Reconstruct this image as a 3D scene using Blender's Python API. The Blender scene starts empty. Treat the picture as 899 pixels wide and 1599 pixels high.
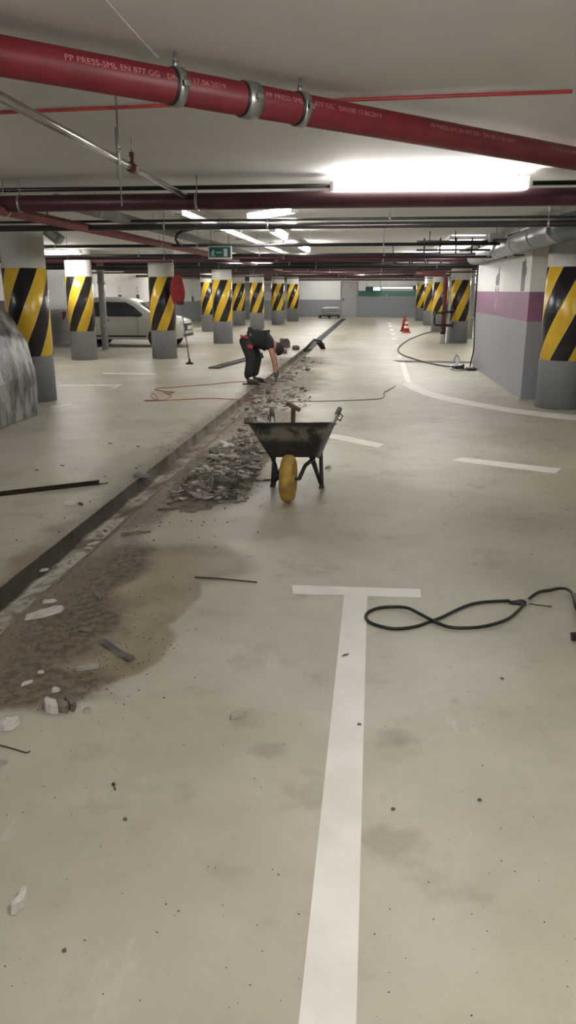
import bpy, bmesh, math, random
from mathutils import Vector, Matrix, noise as mn
R = random.Random(7)
C = bpy.context.scene.collection
PI = math.pi
# ------------------------------------------------------------------ camera model
F = 1180.0; CX = 449.5; CY = 799.5; H = 1.6
PIT = math.atan(346.5 / F); YAW = math.atan(140 / math.hypot(F, 346.5))
def ray(px, py):
    x = (px - CX) / F; y = -(py - CY) / F
    f = math.cos(PIT) + y * math.sin(PIT); u = -math.sin(PIT) + y * math.cos(PIT)
    c, s = math.cos(YAW), math.sin(YAW)
    return Vector((x * c - f * s, x * s + f * c, u))
def gz(px, py, z=0.0):
    r = ray(px, py); t = (z - H) / r.z
    return Vector((r.x * t, r.y * t, z))
def gy(px, py, Y):
    r = ray(px, py); t = Y / r.y
    return Vector((r.x * t, Y, H + r.z * t))
def proj(p):
    c, s = math.cos(YAW), math.sin(YAW)
    X = p.x * c + p.y * s; Y = -p.x * s + p.y * c; z = p.z - H
    d = Y * math.cos(PIT) - z * math.sin(PIT); u = Y * math.sin(PIT) + z * math.cos(PIT)
    return (CX + F * X / d, CY - F * u / d)
cam = bpy.data.cameras.new('camera'); co = bpy.data.objects.new('camera', cam); C.objects.link(co)
co.location = (0, 0, H); co.rotation_euler = (PI / 2 - PIT, 0, YAW)
cam.sensor_fit = 'VERTICAL'; cam.sensor_height = 36; cam.lens = F / 1599 * 36
cam.clip_start = 0.05; cam.clip_end = 200
bpy.context.scene.camera = co
# ------------------------------------------------------------------ materials
def new_mat(name):
    m = bpy.data.materials.new(name); m.use_nodes = True
    nt = m.node_tree; return m, nt, nt.nodes['Principled BSDF']
def N(nt, t, **kw):
    n = nt.nodes.new(t)
    for k, v in kw.items():
        if k.startswith('i_'): n.inputs[k[2:].replace('_', ' ')].default_value = v
        else: setattr(n, k, v)
    return n
def mix(nt, fac, a, b, bt='MIX'):
    n = nt.nodes.new('ShaderNodeMix'); n.data_type = 'RGBA'; n.blend_type = bt
    for idx, v in ((0, fac), (6, a), (7, b)):
        if isinstance(v, bpy.types.NodeSocket): nt.links.new(v, n.inputs[idx])
        elif idx == 0: n.inputs[0].default_value = v
        else: n.inputs[idx].default_value = (*v, 1) if len(v) == 3 else v
    return n.outputs[2]
def math_(nt, op, a, b=None, clamp=False):
    n = nt.nodes.new('ShaderNodeMath'); n.operation = op; n.use_clamp = clamp
    for i, v in enumerate((a, b)):
        if v is None: continue
        if isinstance(v, bpy.types.NodeSocket): nt.links.new(v, n.inputs[i])
        else: n.inputs[i].default_value = v
    return n.outputs[0]
def ramp(nt, v, lo, hi):
    n = nt.nodes.new('ShaderNodeMapRange'); n.interpolation_type = 'SMOOTHSTEP'
    nt.links.new(v, n.inputs[0]); n.inputs[1].default_value = lo; n.inputs[2].default_value = hi
    return n.outputs[0]
def noise(nt, scale, detail=3, vec=None, rough=.55):
    n = N(nt, 'ShaderNodeTexNoise'); n.inputs['Scale'].default_value = scale
    n.inputs['Detail'].default_value = detail; n.inputs['Roughness'].default_value = rough
    if vec is None:
        vec = nt.nodes.new('ShaderNodeTexCoord').outputs['Object']
    nt.links.new(vec, n.inputs['Vector']); return n.outputs['Fac']
MATS = {}
def M(name, col=None, rough=.6, metal=0., amt=.25, scale=6., col2=None, bump=0., spec=.5, alpha=1., coat=0.):
    if name in MATS: return MATS[name]
    m, nt, b = new_mat(name)
    f = noise(nt, scale, 4)
    f = ramp(nt, f, .3, .7)
    c2 = col2 or tuple(c * (1 - amt) for c in col)
    nt.links.new(mix(nt, f, c2, col), b.inputs['Base Color'])
    b.inputs['Roughness'].default_value = rough; b.inputs['Metallic'].default_value = metal
    b.inputs['Specular IOR Level'].default_value = spec
    b.inputs['Alpha'].default_value = alpha; b.inputs['Coat Weight'].default_value = coat
    if bump:
        bn = N(nt, 'ShaderNodeBump'); bn.inputs['Strength'].default_value = bump; bn.inputs['Distance'].default_value = .01
        nt.links.new(noise(nt, scale * 4, 3), bn.inputs['Height']); nt.links.new(bn.outputs[0], b.inputs['Normal'])
    MATS[name] = m; return m
def emit(name, col, s):
    if name in MATS: return MATS[name]
    m, nt, b = new_mat(name)
    b.inputs['Base Color'].default_value = (*col, 1)
    b.inputs['Emission Color'].default_value = (*col, 1); b.inputs['Emission Strength'].default_value = s
    n = noise(nt, 3, 1); e = math_(nt, 'MULTIPLY', ramp(nt, n, -1, 0), s); nt.links.new(e, b.inputs['Emission Strength'])
    MATS[name] = m; return m
# ------------------------------------------------------------------ mesh builder
class MB:
    def __init__(s): s.v = []; s.f = []; s.sm = []; s.mi = []; s.cur = 0
    def add(s, vs, fs, smooth=False):
        o = len(s.v); s.v += [tuple(v) for v in vs]
        for i, f in enumerate(fs):
            s.f.append([o + k for k in f]); s.sm.append(smooth if isinstance(smooth, bool) else smooth[i]); s.mi.append(s.cur)
        return s
    def box(s, c, d, rot=None, bev=0.):
        x, y, z = [k / 2 for k in d]; c = Vector(c)
        if bev:
            bm = bmesh.new(); bmesh.ops.create_cube(bm, size=1)
            for v in bm.verts: v.co = Vector((v.co.x * d[0], v.co.y * d[1], v.co.z * d[2]))
            bmesh.ops.bevel(bm, geom=bm.edges[:], offset=bev, segments=2, affect='EDGES', profile=.5)
            bm.verts.index_update()
            vs = [v.co.copy() for v in bm.verts]; fs = [[v.index for v in f.verts] for f in bm.faces]; bm.free()
        else:
            vs = [Vector((a * x, b * y, e * z)) for a in (-1, 1) for b in (-1, 1) for e in (-1, 1)]
            fs = [(0, 1, 3, 2), (4, 6, 7, 5), (0, 4, 5, 1), (2, 3, 7, 6), (0, 2, 6, 4), (1, 5, 7, 3)]
        if rot is not None: vs = [rot @ v for v in vs]
        return s.add([v + c for v in vs], fs)
    def span(s, a, b): # box between two corners
        return s.box([(a[i] + b[i]) / 2 for i in range(3)], [abs(b[i] - a[i]) for i in range(3)])
    def tube(s, pts, r, n=10, caps=True, closed=False):
        pts = [Vector(p) for p in pts]; m = len(pts)
        rs = r if isinstance(r, (list, tuple)) else [r] * m
        tang = []
        for i in range(m):
            a = pts[i - 1] if (i > 0 or closed) else pts[i]; b = pts[(i + 1) % m] if (i < m - 1 or closed) else pts[i]
            t = (b - a); tang.append(t.normalized() if t.length > 1e-9 else Vector((0, 0, 1)))
        up = Vector((0, 0, 1)) if abs(tang[0].z) < .9 else Vector((1, 0, 0))
        nrm = (up - tang[0] * up.dot(tang[0])).normalized(); vs = []
        for i in range(m):
            nrm = (nrm - tang[i] * nrm.dot(tang[i])).normalized(); bi = tang[i].cross(nrm)
            for k in range(n):
                a = 2 * PI * k / n; vs.append(pts[i] + (nrm * math.cos(a) + bi * math.sin(a)) * rs[i])
        fs = []; sm = []
        for i in range(m if closed else m - 1):
            j = (i + 1) % m
            for k in range(n):
                l = (k + 1) % n; fs.append((i * n + k, i * n + l, j * n + l, j * n + k)); sm.append(True)
        if caps and not closed:
            fs.append(tuple(range(n))[::-1]); sm.append(False); fs.append(tuple((m - 1) * n + k for k in range(n))); sm.append(False)
        return s.add(vs, fs, sm)
    def lathe(s, prof, c=(0, 0, 0), n=32, axis='Z', smooth=True):
        vs = []; c = Vector(c)
        for r, h in prof:
            for k in range(n):
                a = 2 * PI * k / n; x, y = r * math.cos(a), r * math.sin(a)
                vs.append(c + (Vector((x, y, h)) if axis == 'Z' else Vector((h, x, y)) if axis == 'X' else Vector((x, h, y))))
        fs = []
        for i in range(len(prof) - 1):
            for k in range(n):
                l = (k + 1) % n; fs.append((i * n + k, i * n + l, (i + 1) * n + l, (i + 1) * n + k))
        sm = [smooth] * len(fs)
        fs.append(tuple(range(n))[::-1]); fs.append(tuple((len(prof) - 1) * n + k for k in range(n))); sm += [False, False]
        return s.add(vs, fs, sm)
    def prism(s, poly, ext):  # poly: list of 3d points, extruded by vector
        ext = Vector(ext); n = len(poly); vs = [Vector(p) for p in poly] + [Vector(p) + ext for p in poly]
        fs = [tuple(range(n))[::-1], tuple(range(n, 2 * n))] + [(i, (i + 1) % n, n + (i + 1) % n, n + i) for i in range(n)]
        return s.add(vs, fs)
    def grid(s, rows, smooth=True):
        n = len(rows[0]); vs = [p for r in rows for p in r]
        fs = [(i * n + k, i * n + k + 1, (i + 1) * n + k + 1, (i + 1) * n + k) for i in range(len(rows) - 1) for k in range(n - 1)]
        return s.add(vs, fs, smooth)
    def build(s, name, mat, parent=None, loc=None):
        me = bpy.data.meshes.new(name); me.from_pydata(s.v, [], s.f)
        for m in (mat if isinstance(mat, (list, tuple)) else [mat]): me.materials.append(m)
        for p, sm, mi in zip(me.polygons, s.sm, s.mi): p.use_smooth = sm; p.material_index = mi
        bm = bmesh.new(); bm.from_mesh(me); bmesh.ops.recalc_face_normals(bm, faces=bm.faces[:]); bm.to_mesh(me); bm.free()
        o = bpy.data.objects.new(name, me); C.objects.link(o)
        if loc is not None: o.location = loc
        if parent is not None: o.parent = parent
        return o
def tag(o, label, cat, group=None):
    o['label'] = label; o['category'] = cat
    if group: o['group'] = group
    return o
def thing(name, label, cat, loc=(0, 0, 0), rz=0, group=None):
    o = bpy.data.objects.new(name, None); C.objects.link(o); o.location = loc; o.rotation_euler = (0, 0, rz)
    o.empty_display_size = .1
    return tag(o, label, cat, group)
def struct(o): o['kind'] = 'structure'; return o
def kids(o): return [c for c in bpy.data.objects if c.parent == o]
def copy_tree(o, parent=None):
    ch = kids(o)
    c = o.copy(); C.objects.link(c); c.parent = parent
    for k in ch: copy_tree(k, c)
    return c
def rotz(a): return Matrix.Rotation(a, 3, 'Z')
# ------------------------------------------------------------------ common materials
CEIL = 2.5
mceil = M('ceiling_paint', (.72, .71, .69), .75, amt=.10, scale=.6)
mred = M('red_pipe_paint', (.19, .018, .026), .45, amt=.18, scale=8)
mdred = M('dark_red_pipe_paint', (.07, .018, .026), .42, amt=.3, scale=6)
mpink = M('faded_red_pipe', (.26, .09, .085), .4, amt=.25, scale=5)
mblk = M('black_pipe', (.022, .02, .022), .3, amt=.3)
msteel = M('polished_steel', (.55, .54, .53), .22, 1., amt=.12)
mgalv = M('galvanised_metal', (.42, .43, .43), .38, .85, amt=.2, scale=14)
mgrey = M('grey_plastic_pipe', (.30, .31, .31), .4, amt=.15)
mlgrey = M('light_grey_metal', (.62, .62, .62), .45, amt=.1)
mblack = M('black_rubber', (.012, .012, .012), .5, amt=.4, scale=20)
mwhite = M('white_plastic', (.75, .75, .73), .45, amt=.06)
mlamp = emit('tube_glow', (1.0, .97, .93), 62)
mcable = M('black_cable', (.02, .02, .02), .5, amt=.2)
# ------------------------------------------------------------------ floor
TL, TR = -2.05, -1.76
def floor_mat():
    m, nt, b = new_mat('polished_concrete')
    g = nt.nodes.new('ShaderNodeNewGeometry').outputs['Position']
    sep = nt.nodes.new('ShaderNodeSeparateXYZ'); nt.links.new(g, sep.inputs[0]); X, Y = sep.outputs[0], sep.outputs[1]
    n1 = noise(nt, .9, 5, g, .6); n2 = noise(nt, 3.2, 5, g, .65); n3 = noise(nt, 22, 4, g, .6); n4 = noise(nt, .35, 2, g)
    c = mix(nt, ramp(nt, n1, .34, .66), (.375, .348, .275), (.47, .437, .358))
    c = mix(nt, math_(nt, 'MULTIPLY', ramp(nt, n2, .52, .72), .55), c, (.27, .245, .18))
    c = mix(nt, math_(nt, 'MULTIPLY', ramp(nt, n4, .5, .7), .4), c, (.50, .475, .42))
    c = mix(nt, math_(nt, 'MULTIPLY', ramp(nt, n3, .60, .8), .28), c, (.24, .22, .17))
    # scratches / pale scuffs
    mp = nt.nodes.new('ShaderNodeMapping'); mp.inputs['Scale'].default_value = (1.6, .5, 1); nt.links.new(g, mp.inputs[0])
    n5 = noise(nt, 2.4, 6, mp.outputs[0], .7)
    c = mix(nt, math_(nt, 'MULTIPLY', ramp(nt, n5, .60, .72), .45), c, (.58, .56, .50))
    # small dark stains
    vo = nt.nodes.new('ShaderNodeTexVoronoi'); vo.inputs['Scale'].default_value = 2.1; nt.links.new(g, vo.inputs['Vector'])
    d = math_(nt, 'ADD', vo.outputs['Distance'], math_(nt, 'MULTIPLY', n3, .10))
    c = mix(nt, math_(nt, 'MULTIPLY', math_(nt, 'SUBTRACT', 1., ramp(nt, d, .06, .125)), .45), c, (.20, .175, .12))
    # dirt masks (spilled mud with its own outline)
    def blob(x, y, rx, ry, soft=.25, warp=.6, w2=2.2):
        dx = math_(nt, 'DIVIDE', math_(nt, 'SUBTRACT', X, x), rx); dy = math_(nt, 'DIVIDE', math_(nt, 'SUBTRACT', Y, y), ry)
        r = math_(nt, 'SQRT', math_(nt, 'ADD', math_(nt, 'MULTIPLY', dx, dx), math_(nt, 'MULTIPLY', dy, dy)))
        wn = noise(nt, w2, 3, g)
        r = math_(nt, 'ADD', r, math_(nt, 'MULTIPLY', math_(nt, 'SUBTRACT', wn, .5), warp))
        return math_(nt, 'SUBTRACT', 1., ramp(nt, r, 1 - soft, 1 + soft))
    wet = blob(-1.32, 3.72, .40, .66, .05, .35); wet = math_(nt, 'MAXIMUM', wet, blob(-1.12, 4.25, .42, .36, .22, .5))
    wet = math_(nt, 'MAXIMUM', wet, blob(-1.2, 3.1, .30, .38, .07, .45)); wet = math_(nt, 'MAXIMUM', wet, blob(-1.55, 2.85, .34, .36, .12, .55))
    c = mix(nt, math_(nt, 'MULTIPLY', wet, .8), c, mix(nt, ramp(nt, n2, .35, .65), (.155, .118, .065), (.27, .225, .145)))
    mud = blob(-1.6, 3.25, .36, .62, .30, .9, 4); mud = math_(nt, 'MAXIMUM', mud, blob(-1.45, 2.72, .40, .22, .3, .9, 5))
    mud = math_(nt, 'MAXIMUM', mud, blob(-1.55, 4.1, .22, .5, .3, .8, 4)); mud = math_(nt, 'MAXIMUM', mud, blob(-1.35, 3.35, .12, .25, .3, .9, 5))
    c = mix(nt, math_(nt, 'MULTIPLY', mud, .88), c, mix(nt, ramp(nt, n3, .4, .6), (.060, .044, .028), (.145, .112, .074)))
    heap = blob(-1.42, 6.6, .48, 1.25, .3, .6); heap = math_(nt, 'MAXIMUM', heap, blob(-1.4, 9.3, .45, 1.4, .3, .7))
    heap = math_(nt, 'MAXIMUM', heap, blob(-1.5, 13.5, .55, 2.6, .35, .9)); heap = math_(nt, 'MAXIMUM', heap, blob(-1.85, 17.5, .75, 1.8, .4, .9))
    heap = math_(nt, 'MAXIMUM', heap, blob(-1.62, 5.5, .16, .7, .35, .9))
    c = mix(nt, math_(nt, 'MULTIPLY', heap, .8), c, mix(nt, ramp(nt, n3, .4, .6), (.12, .095, .066), (.25, .22, .17)))
    # dust strip on both lips of the trench
    dt = math_(nt, 'ABSOLUTE', math_(nt, 'ADD', X, 1.9)); dt = math_(nt, 'ADD', dt, math_(nt, 'MULTIPLY', math_(nt, 'SUBTRACT', n2, .5), .55))
    lip = math_(nt, 'MULTIPLY', math_(nt, 'SUBTRACT', 1., ramp(nt, dt, .17, .40)), math_(nt, 'SUBTRACT', 1., ramp(nt, Y, 17, 19)))
    c = mix(nt, math_(nt, 'MULTIPLY', lip, .85), c, (.17, .135, .095))
    lf = blob(-2.25, 6.9, .32, .9, .3, .6); c = mix(nt, math_(nt, 'MULTIPLY', lf, .5), c, (.2, .17, .125))
    # oil spot and drips
    for (x, y, r) in ((.78, 2.25, .03), (-.34, 2.36, .06), (.10, 1.93, .09), (.12, 2.5, .06)):
        c = mix(nt, math_(nt, 'MULTIPLY', blob(x, y, r, r * .8, .6, 1.6, 14), .35), c, (.15, .12, .085))
    nt.links.new(c, b.inputs['Base Color'])
    rr = math_(nt, 'ADD', .34, math_(nt, 'MULTIPLY', n2, .22)); rr = math_(nt, 'ADD', rr, math_(nt, 'MULTIPLY', math_(nt, 'MAXIMUM', mud, heap), .3))
    nt.links.new(rr, b.inputs['Roughness']); b.inputs['Specular IOR Level'].default_value = .45
    bn = N(nt, 'ShaderNodeBump'); bn.inputs['Strength'].default_value = .12; bn.inputs['Distance'].default_value = .004
    nt.links.new(n3, bn.inputs['Height']); nt.links.new(bn.outputs[0], b.inputs['Normal'])
    return m
mfloor = floor_mat()
XL, XR, Y0, Y1 = -9.5, 6.5, -6.0, 48.5
TEND = 46.3
b = MB()
for x0, x1, y0, y1 in ((XL, TL, Y0, Y1), (TR, XR, Y0, Y1), (TL, TR, TEND, Y1)):
    b.span((x0, y0, -.3), (x1, y1, 0))
floor = struct(b.build('floor', mfloor))
# trench channel
m, nt, bs = new_mat('trench_mortar'); MATS['trench'] = m
g = nt.nodes.new('ShaderNodeNewGeometry').outputs['Position']
na = noise(nt, 2.6, 4, g, .6); nb = noise(nt, 18, 4, g)
c = mix(nt, ramp(nt, na, .40, .60), (.13, .10, .068), (.46, .42, .35)); c = mix(nt, math_(nt, 'MULTIPLY', ramp(nt, nb, .5, .72), .7), c, (.07, .055, .04))
sep = nt.nodes.new('ShaderNodeSeparateXYZ'); nt.links.new(g, sep.inputs[0])
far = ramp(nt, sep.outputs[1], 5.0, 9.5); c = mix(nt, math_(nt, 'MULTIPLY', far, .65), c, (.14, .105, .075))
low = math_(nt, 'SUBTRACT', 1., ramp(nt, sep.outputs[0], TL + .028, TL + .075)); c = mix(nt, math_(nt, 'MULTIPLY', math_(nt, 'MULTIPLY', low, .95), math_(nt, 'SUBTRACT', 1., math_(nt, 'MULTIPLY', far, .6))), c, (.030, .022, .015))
nt.links.new(c, bs.inputs['Base Color']); bs.inputs['Roughness'].default_value = .85
bn = N(nt, 'ShaderNodeBump'); bn.inputs['Strength'].default_value = .8; bn.inputs['Distance'].default_value = .01
nt.links.new(nb, bn.inputs['Height']); nt.links.new(bn.outputs[0], bs.inputs['Normal'])
prof = [(TL - .001, .001), (TL + .012, -.03), (TL + .022, -.088), (TL + .05, -.092), (TL + .09, -.085), (TL + .13, -.078), (TL + .17, -.074), (TL + .205, -.07), (TL + .225, -.045), (TL + .245, -.03), (TL + .27, -.026), (TR + .001, .001)]
rows = []; y = Y0
while y <= TEND + .01:
    row = []
    for i, (px_, pz) in enumerate(prof):
        v = Vector((px_ * 3, y * 3.0, 0)); e = mn.noise(v * 1.5 + Vector((0, 0, i * .21)))
        e2 = mn.noise(Vector((px_ * 20, y * 14, 3)))
        ex = (.018 * e + .008 * e2) if 0 < i < len(prof) - 1 else 0
        row.append((px_ + ex * .7, y, pz + (ex if 0 < i < len(prof) - 1 else 0)))
    rows.append(row); y += .05 if y < 20 else .5
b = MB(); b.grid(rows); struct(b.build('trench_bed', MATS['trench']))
b = MB()   # broken lips of the channel: thin irregular mortar ridge along the right edge
rows = []; y = 1.5
while y < 15:
    w = .012 + .012 * mn.noise(Vector((0, y * 4, 9))); xx = TR + .004 + .012 * mn.noise(Vector((5, y * 3, 0)))
    hh = .005 + .004 * mn.noise(Vector((7, y * 9, 0)))
    rows.append([(xx - w, y, -.002), (xx - w * .6, y, hh), (xx + w * .6, y, hh), (xx + w, y, -.002)]); y += .04
b.grid(rows, False); struct(b.build('trench_lip', M('mortar_dark', (.20, .165, .12), .9, amt=.5, scale=9, bump=.4)))
# ------------------------------------------------------------------ painted floor lines
mline = M('worn_white_line', (.80, .77, .72), .5, col2=(.70, .67, .61), scale=4)
def line_poly(polys, z=.0022):
    b = MB()
    for p in polys: b.prism([(q.x, q.y, .0002) for q in p], (0, 0, z))
    return struct(b.build('floor_marking', mline))
def P(*a): return [gz(*q) for q in a]
l0, l1, r0_, r1_ = gz(537, 930), gz(466, 1599), gz(573, 930), gz(556, 1599)
line_poly([[l0, r0_, r1_ + (r1_ - r0_) * .35, l1 + (l1 - l0) * .35], P((456, 914), (656, 920.5), (657, 933.5), (457, 927.5))])
line_poly([P((514, 678), (530, 679), (600, 694), (590, 699), (514, 684))])
line_poly([P((722, 714.5), (876, 732), (866, 739.5), (703, 719.5))])
up = [(625, 566), (631, 566), (642, 597), (670, 611), (700, 619), (740, 627), (800, 638), (860, 645), (940, 652)]
dn = [(628, 600), (636, 606), (658, 615), (681, 621.5), (709, 628), (740, 634), (800, 645), (860, 653), (940, 661)]
pl = [P((624.5, 566), (631.5, 566), (642, 598), (634, 600))]
ua = [(632, 598), (645, 599), (670, 611), (700, 619), (740, 627.5), (800, 638), (860, 645), (960, 653)]
da = [(628, 600), (638, 607), (660, 616.5), (690, 625), (735, 633.5), (797, 644.5), (858, 652.5), (960, 662)]
for i in range(len(ua) - 1): pl.append(P(ua[i], ua[i + 1], da[i + 1], da[i]))
line_poly(pl)
line_poly([P((x - 3.2, y - 1.2), (x + 3.2, y - 1.2), (x + 3.6, y + 1.2), (x - 2.8, y + 1.2)) for x, y in ((608, 505), (609, 509), (611, 515), (613, 521.5), (615, 529), (618, 540), (623, 557))])
line_poly([P((160, 582), (243, 583.5), (243, 585.5), (160, 584))]); line_poly([P((92, 601), (192, 600.5), (178, 606.5), (172, 606), (182, 603), (92, 603.5))])
line_poly([P((78, 634), (112, 630), (113, 632.5), (80, 637.5))])
b = MB(); b.prism(P((612, 562.5), (737, 564.5), (738, 567.5), (625, 566)), (0, 0, .002))
o = struct(b.build('floor_joint', M('dark_joint', (.12, .11, .095), .8)))
# ------------------------------------------------------------------ walls and ceiling
def wall_mat(name, upper, lower, zs, band=None, zb=None):
    m, nt, bb = new_mat(name)
    g = nt.nodes.new('ShaderNodeNewGeometry').outputs['Position']; sep = nt.nodes.new('ShaderNodeSeparateXYZ'); nt.links.new(g, sep.inputs[0])
    Z = sep.outputs[2]; nn = noise(nt, 2.2, 4, g)
    c = mix(nt, math_(nt, 'GREATER_THAN', Z, zs), lower, upper)
    if band: c = mix(nt, math_(nt, 'MULTIPLY', math_(nt, 'GREATER_THAN', Z, zs), math_(nt, 'LESS_THAN', Z, zb)), c, band)
    c = mix(nt, math_(nt, 'MULTIPLY', ramp(nt, nn, .45, .75), .12), c, (.35, .33, .29))
    nt.links.new(c, bb.inputs['Base Color']); bb.inputs['Roughness'].default_value = .45
    return m
GW = (.235, .25, .265); WW = (.74, .735, .71)
b = MB(); b.span((XL - .2, Y0, CEIL), (XR + .2, Y1 + .2, CEIL + .2)); struct(b.build('ceiling', mceil))
b = MB(); b.span((XL - .2, Y0, 0), (XL, Y1, CEIL)); struct(b.build('wall_left', wall_mat('wall_white_over_grey', WW, GW, 1.05)))
b = MB(); b.span((XR, Y0, 0), (XR + .2, Y1, CEIL)); struct(b.build('wall_right', MATS.get('x') or wall_mat('wall_right_paint', WW, GW, 1.05)))
b = MB(); b.span((XL, Y0 - .2, 0), (XR, Y0, CEIL)); struct(b.build('wall_front', wall_mat('wall_front_paint', WW, GW, 1.05)))
b = MB(); b.span((XL, Y1, 0), (-2.25, Y1 + .2, CEIL)); struct(b.build('wall_back', wall_mat('wall_back_paint', WW, GW, 1.03)))
b = MB(); b.span((-1.2, Y1, 0), (XR, Y1 + .2, CEIL)); b.span((-2.25, Y1, 2.1), (-1.2, Y1 + .2, CEIL)); struct(b.build('wall_back_green', wall_mat('wall_green_band', WW, GW, 1.24, (.05, .17, .125), 1.56)))
b = MB(); b.span((XL, 44.6, 0), (-4.75, 48.49, CEIL)); struct(b.build('wall_back_block', wall_mat('wall_block_paint', (.5, .5, .49), GW, 1.03)))
PW = wall_mat('wall_purple_band', (.72, .71, .69), (.27, .282, .30), 1.155, (.235, .10, .185), 1.575)
def WXf(y): return 2.195 - .115 * (y - 11.78) / 5.12
b = MB(); b.prism([(WXf(11.78), 11.78, 0), (WXf(16.9), 16.9, 0), (4.2, 16.9, 0), (4.2, 11.78, 0)], (0, 0, CEIL)); wp = struct(b.build('wall_purple', PW))
b = MB(); b.prism([(WXf(11.76) - .03, 11.75, 0), (WXf(16.9) - .03, 16.92, 0), (4.2, 16.92, 0), (4.2, 11.75, 0)], (0, 0, .012)); struct(b.build('baseboard_purple', M('pale_sealant', (.52, .48, .40), .6)))
# door in the back wall
b = MB(); b.span((-2.25, Y1 + .04, 0), (-1.2, Y1 + .1, 2.1)); door = b.build('door_1', M('grey_door_paint', (.36, .35, .34), .5, amt=.03)); struct(door)
b = MB(); b.span((-2.27, Y1 - .02, 0), (-2.19, Y1 + .04, 2.12)); b.span((-1.26, Y1 - .02, 0), (-1.18, Y1 + .04, 2.12)); b.span((-2.27, Y1 - .02, 2.05), (-1.18, Y1 + .04, 2.12)); b.build('door_frame', M('door_frame_paint', (.3, .3, .3), .5), door)
b = MB(); b.tube([(-2.1, Y1 + .04, 1.05), (-2.1, Y1 - .04, 1.05), (-1.98, Y1 - .04, 1.05)], .012, 8); b.box((-2.1, Y1 + .03, 1.02), (.05, .015, .2)); b.build('door_handle', mblk, door)
b = MB(); b.span((-1.9, Y1 + .02, 1.62), (-1.5, Y1 + .04, 1.85)); b.build('door_sign', M('pink_paper', (.5, .36, .33), .6), door)
# ------------------------------------------------------------------ text helper
def text_mesh(s, size, font_space=1.0):
    cu = bpy.data.curves.new('txt', 'FONT'); cu.body = s; cu.size = size; cu.space_character = font_space; cu.resolution_u = 3
    o = bpy.data.objects.new('txt', cu); C.objects.link(o)
    me = bpy.data.meshes.new_from_object(o.evaluated_get(bpy.context.evaluated_depsgraph_get()))
    vs = [v.co.copy() for v in me.vertices]; fs = [list(p.vertices) for p in me.polygons]
    bpy.data.objects.remove(o); bpy.data.curves.remove(cu); bpy.data.meshes.remove(me)
    return vs, fs
# ------------------------------------------------------------------ columns
def stripe_mat():
    m, nt, bb = new_mat('hazard_stripes')
    tc = nt.nodes.new('ShaderNodeTexCoord').outputs['Object']; sep = nt.nodes.new('ShaderNodeSeparateXYZ'); nt.links.new(tc, sep.inputs[0])
    a = math_(nt, 'ARCTAN2', sep.outputs[1], sep.outputs[0]); a = math_(nt, 'MULTIPLY', a, 4 / (2 * PI))
    ph = math_(nt, 'SUBTRACT', a, math_(nt, 'MULTIPLY', math_(nt, 'SUBTRACT', sep.outputs[2], 1.87), 1 / 1.07))
    fr = math_(nt, 'ABSOLUTE', math_(nt, 'SUBTRACT', math_(nt, 'FRACT', ph), .5))   # .5 at phase 0
    blackm = math_(nt, 'GREATER_THAN', fr, .25)
    edge = math_(nt, 'MULTIPLY', math_(nt, 'LESS_THAN', math_(nt, 'ABSOLUTE', math_(nt, 'SUBTRACT', fr, .243)), .008), .8)
    nn = noise(nt, 5, 3, tc)
    ye = mix(nt, ramp(nt, nn, .3, .7), (.74, .50, .035), (.66, .40, .03)); c = mix(nt, blackm, ye, (.014, .013, .014))
    c = mix(nt, edge, c, (.62, .52, .22)); nt.links.new(c, bb.inputs['Base Color'])
    bb.inputs['Roughness'].default_value = .26; bb.inputs['Specular IOR Level'].default_value = .55
    return m
mstripe = stripe_mat()
mcol = wall_mat('column_paint', (.62, .60, .56), (.255, .265, .275), .75)
def column(x, y, blk, label, r=.35, z0=.67, z1=1.9):
    # blk: degrees to the image right of the camera-facing side where a black stripe is centred at the top of the band
    ang = math.atan2(-y, -x)
    t = thing('striped_column', label, 'column', (x, y, 0), 0, 'hazard striped columns')
    b = MB(); b.lathe([(r, 0), (r, CEIL)], n=48); b.build('column_shaft', mcol, t)
    b = MB(); b.lathe([(r + .002, z0), (r + .006, z0 + .002), (r + .006, z1 - .002), (r + .002, z1)], n=64)
    o = b.build('hazard_band', mstripe, t); o.rotation_euler = (0, 0, ang + math.radians(blk))
    return t
cols = [
        (57, 629, 10, 'striped column behind the plastic-wrapped car, largest on its side'),
        (132.5, 563, -40, 'striped column beside the thin grey downpipe and the silver car rear'),
        (257.5, 560.5, 47, 'striped column with the red bag hanging on it, before the silver car'),
        (348.5, 536.8, 12, 'striped column just behind the bending worker, nearest that side'),
        (327, 518, 35, 'narrow striped column half hidden behind the column next to the worker'),
        (373, 508.5, 55, 'small striped column between two nearer ones behind the worker'),
        (401.5, 514, 30, 'striped column second beyond the worker, along the trench side row'),
        (434, 507.5, 60, 'striped column third beyond the worker, with a dark box next behind it'),
        (457, 502.5, 40, 'smallest striped column, beside the pallet and the back wall'),
        (869, 640, 3, 'largest striped column, next to the purple banded wall end'),
        (713.5, 536, 30, 'striped column behind the dark red standpipe with the valve'),
        (684, 518.5, 62, 'striped column partly hidden by the dark red standpipe'),
        (670, 508, 40, 'striped column third in the row past the purple wall'),
        (656.5, 501, 20, 'farthest striped column of the row past the purple wall')]
for x, y, k, lab in cols:
    p = gz(x, y); q = p.normalized() * 1; p = p + Vector((p.x, p.y, 0)).normalized() * .305; column(p.x, p.y, k, lab, .305)
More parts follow.
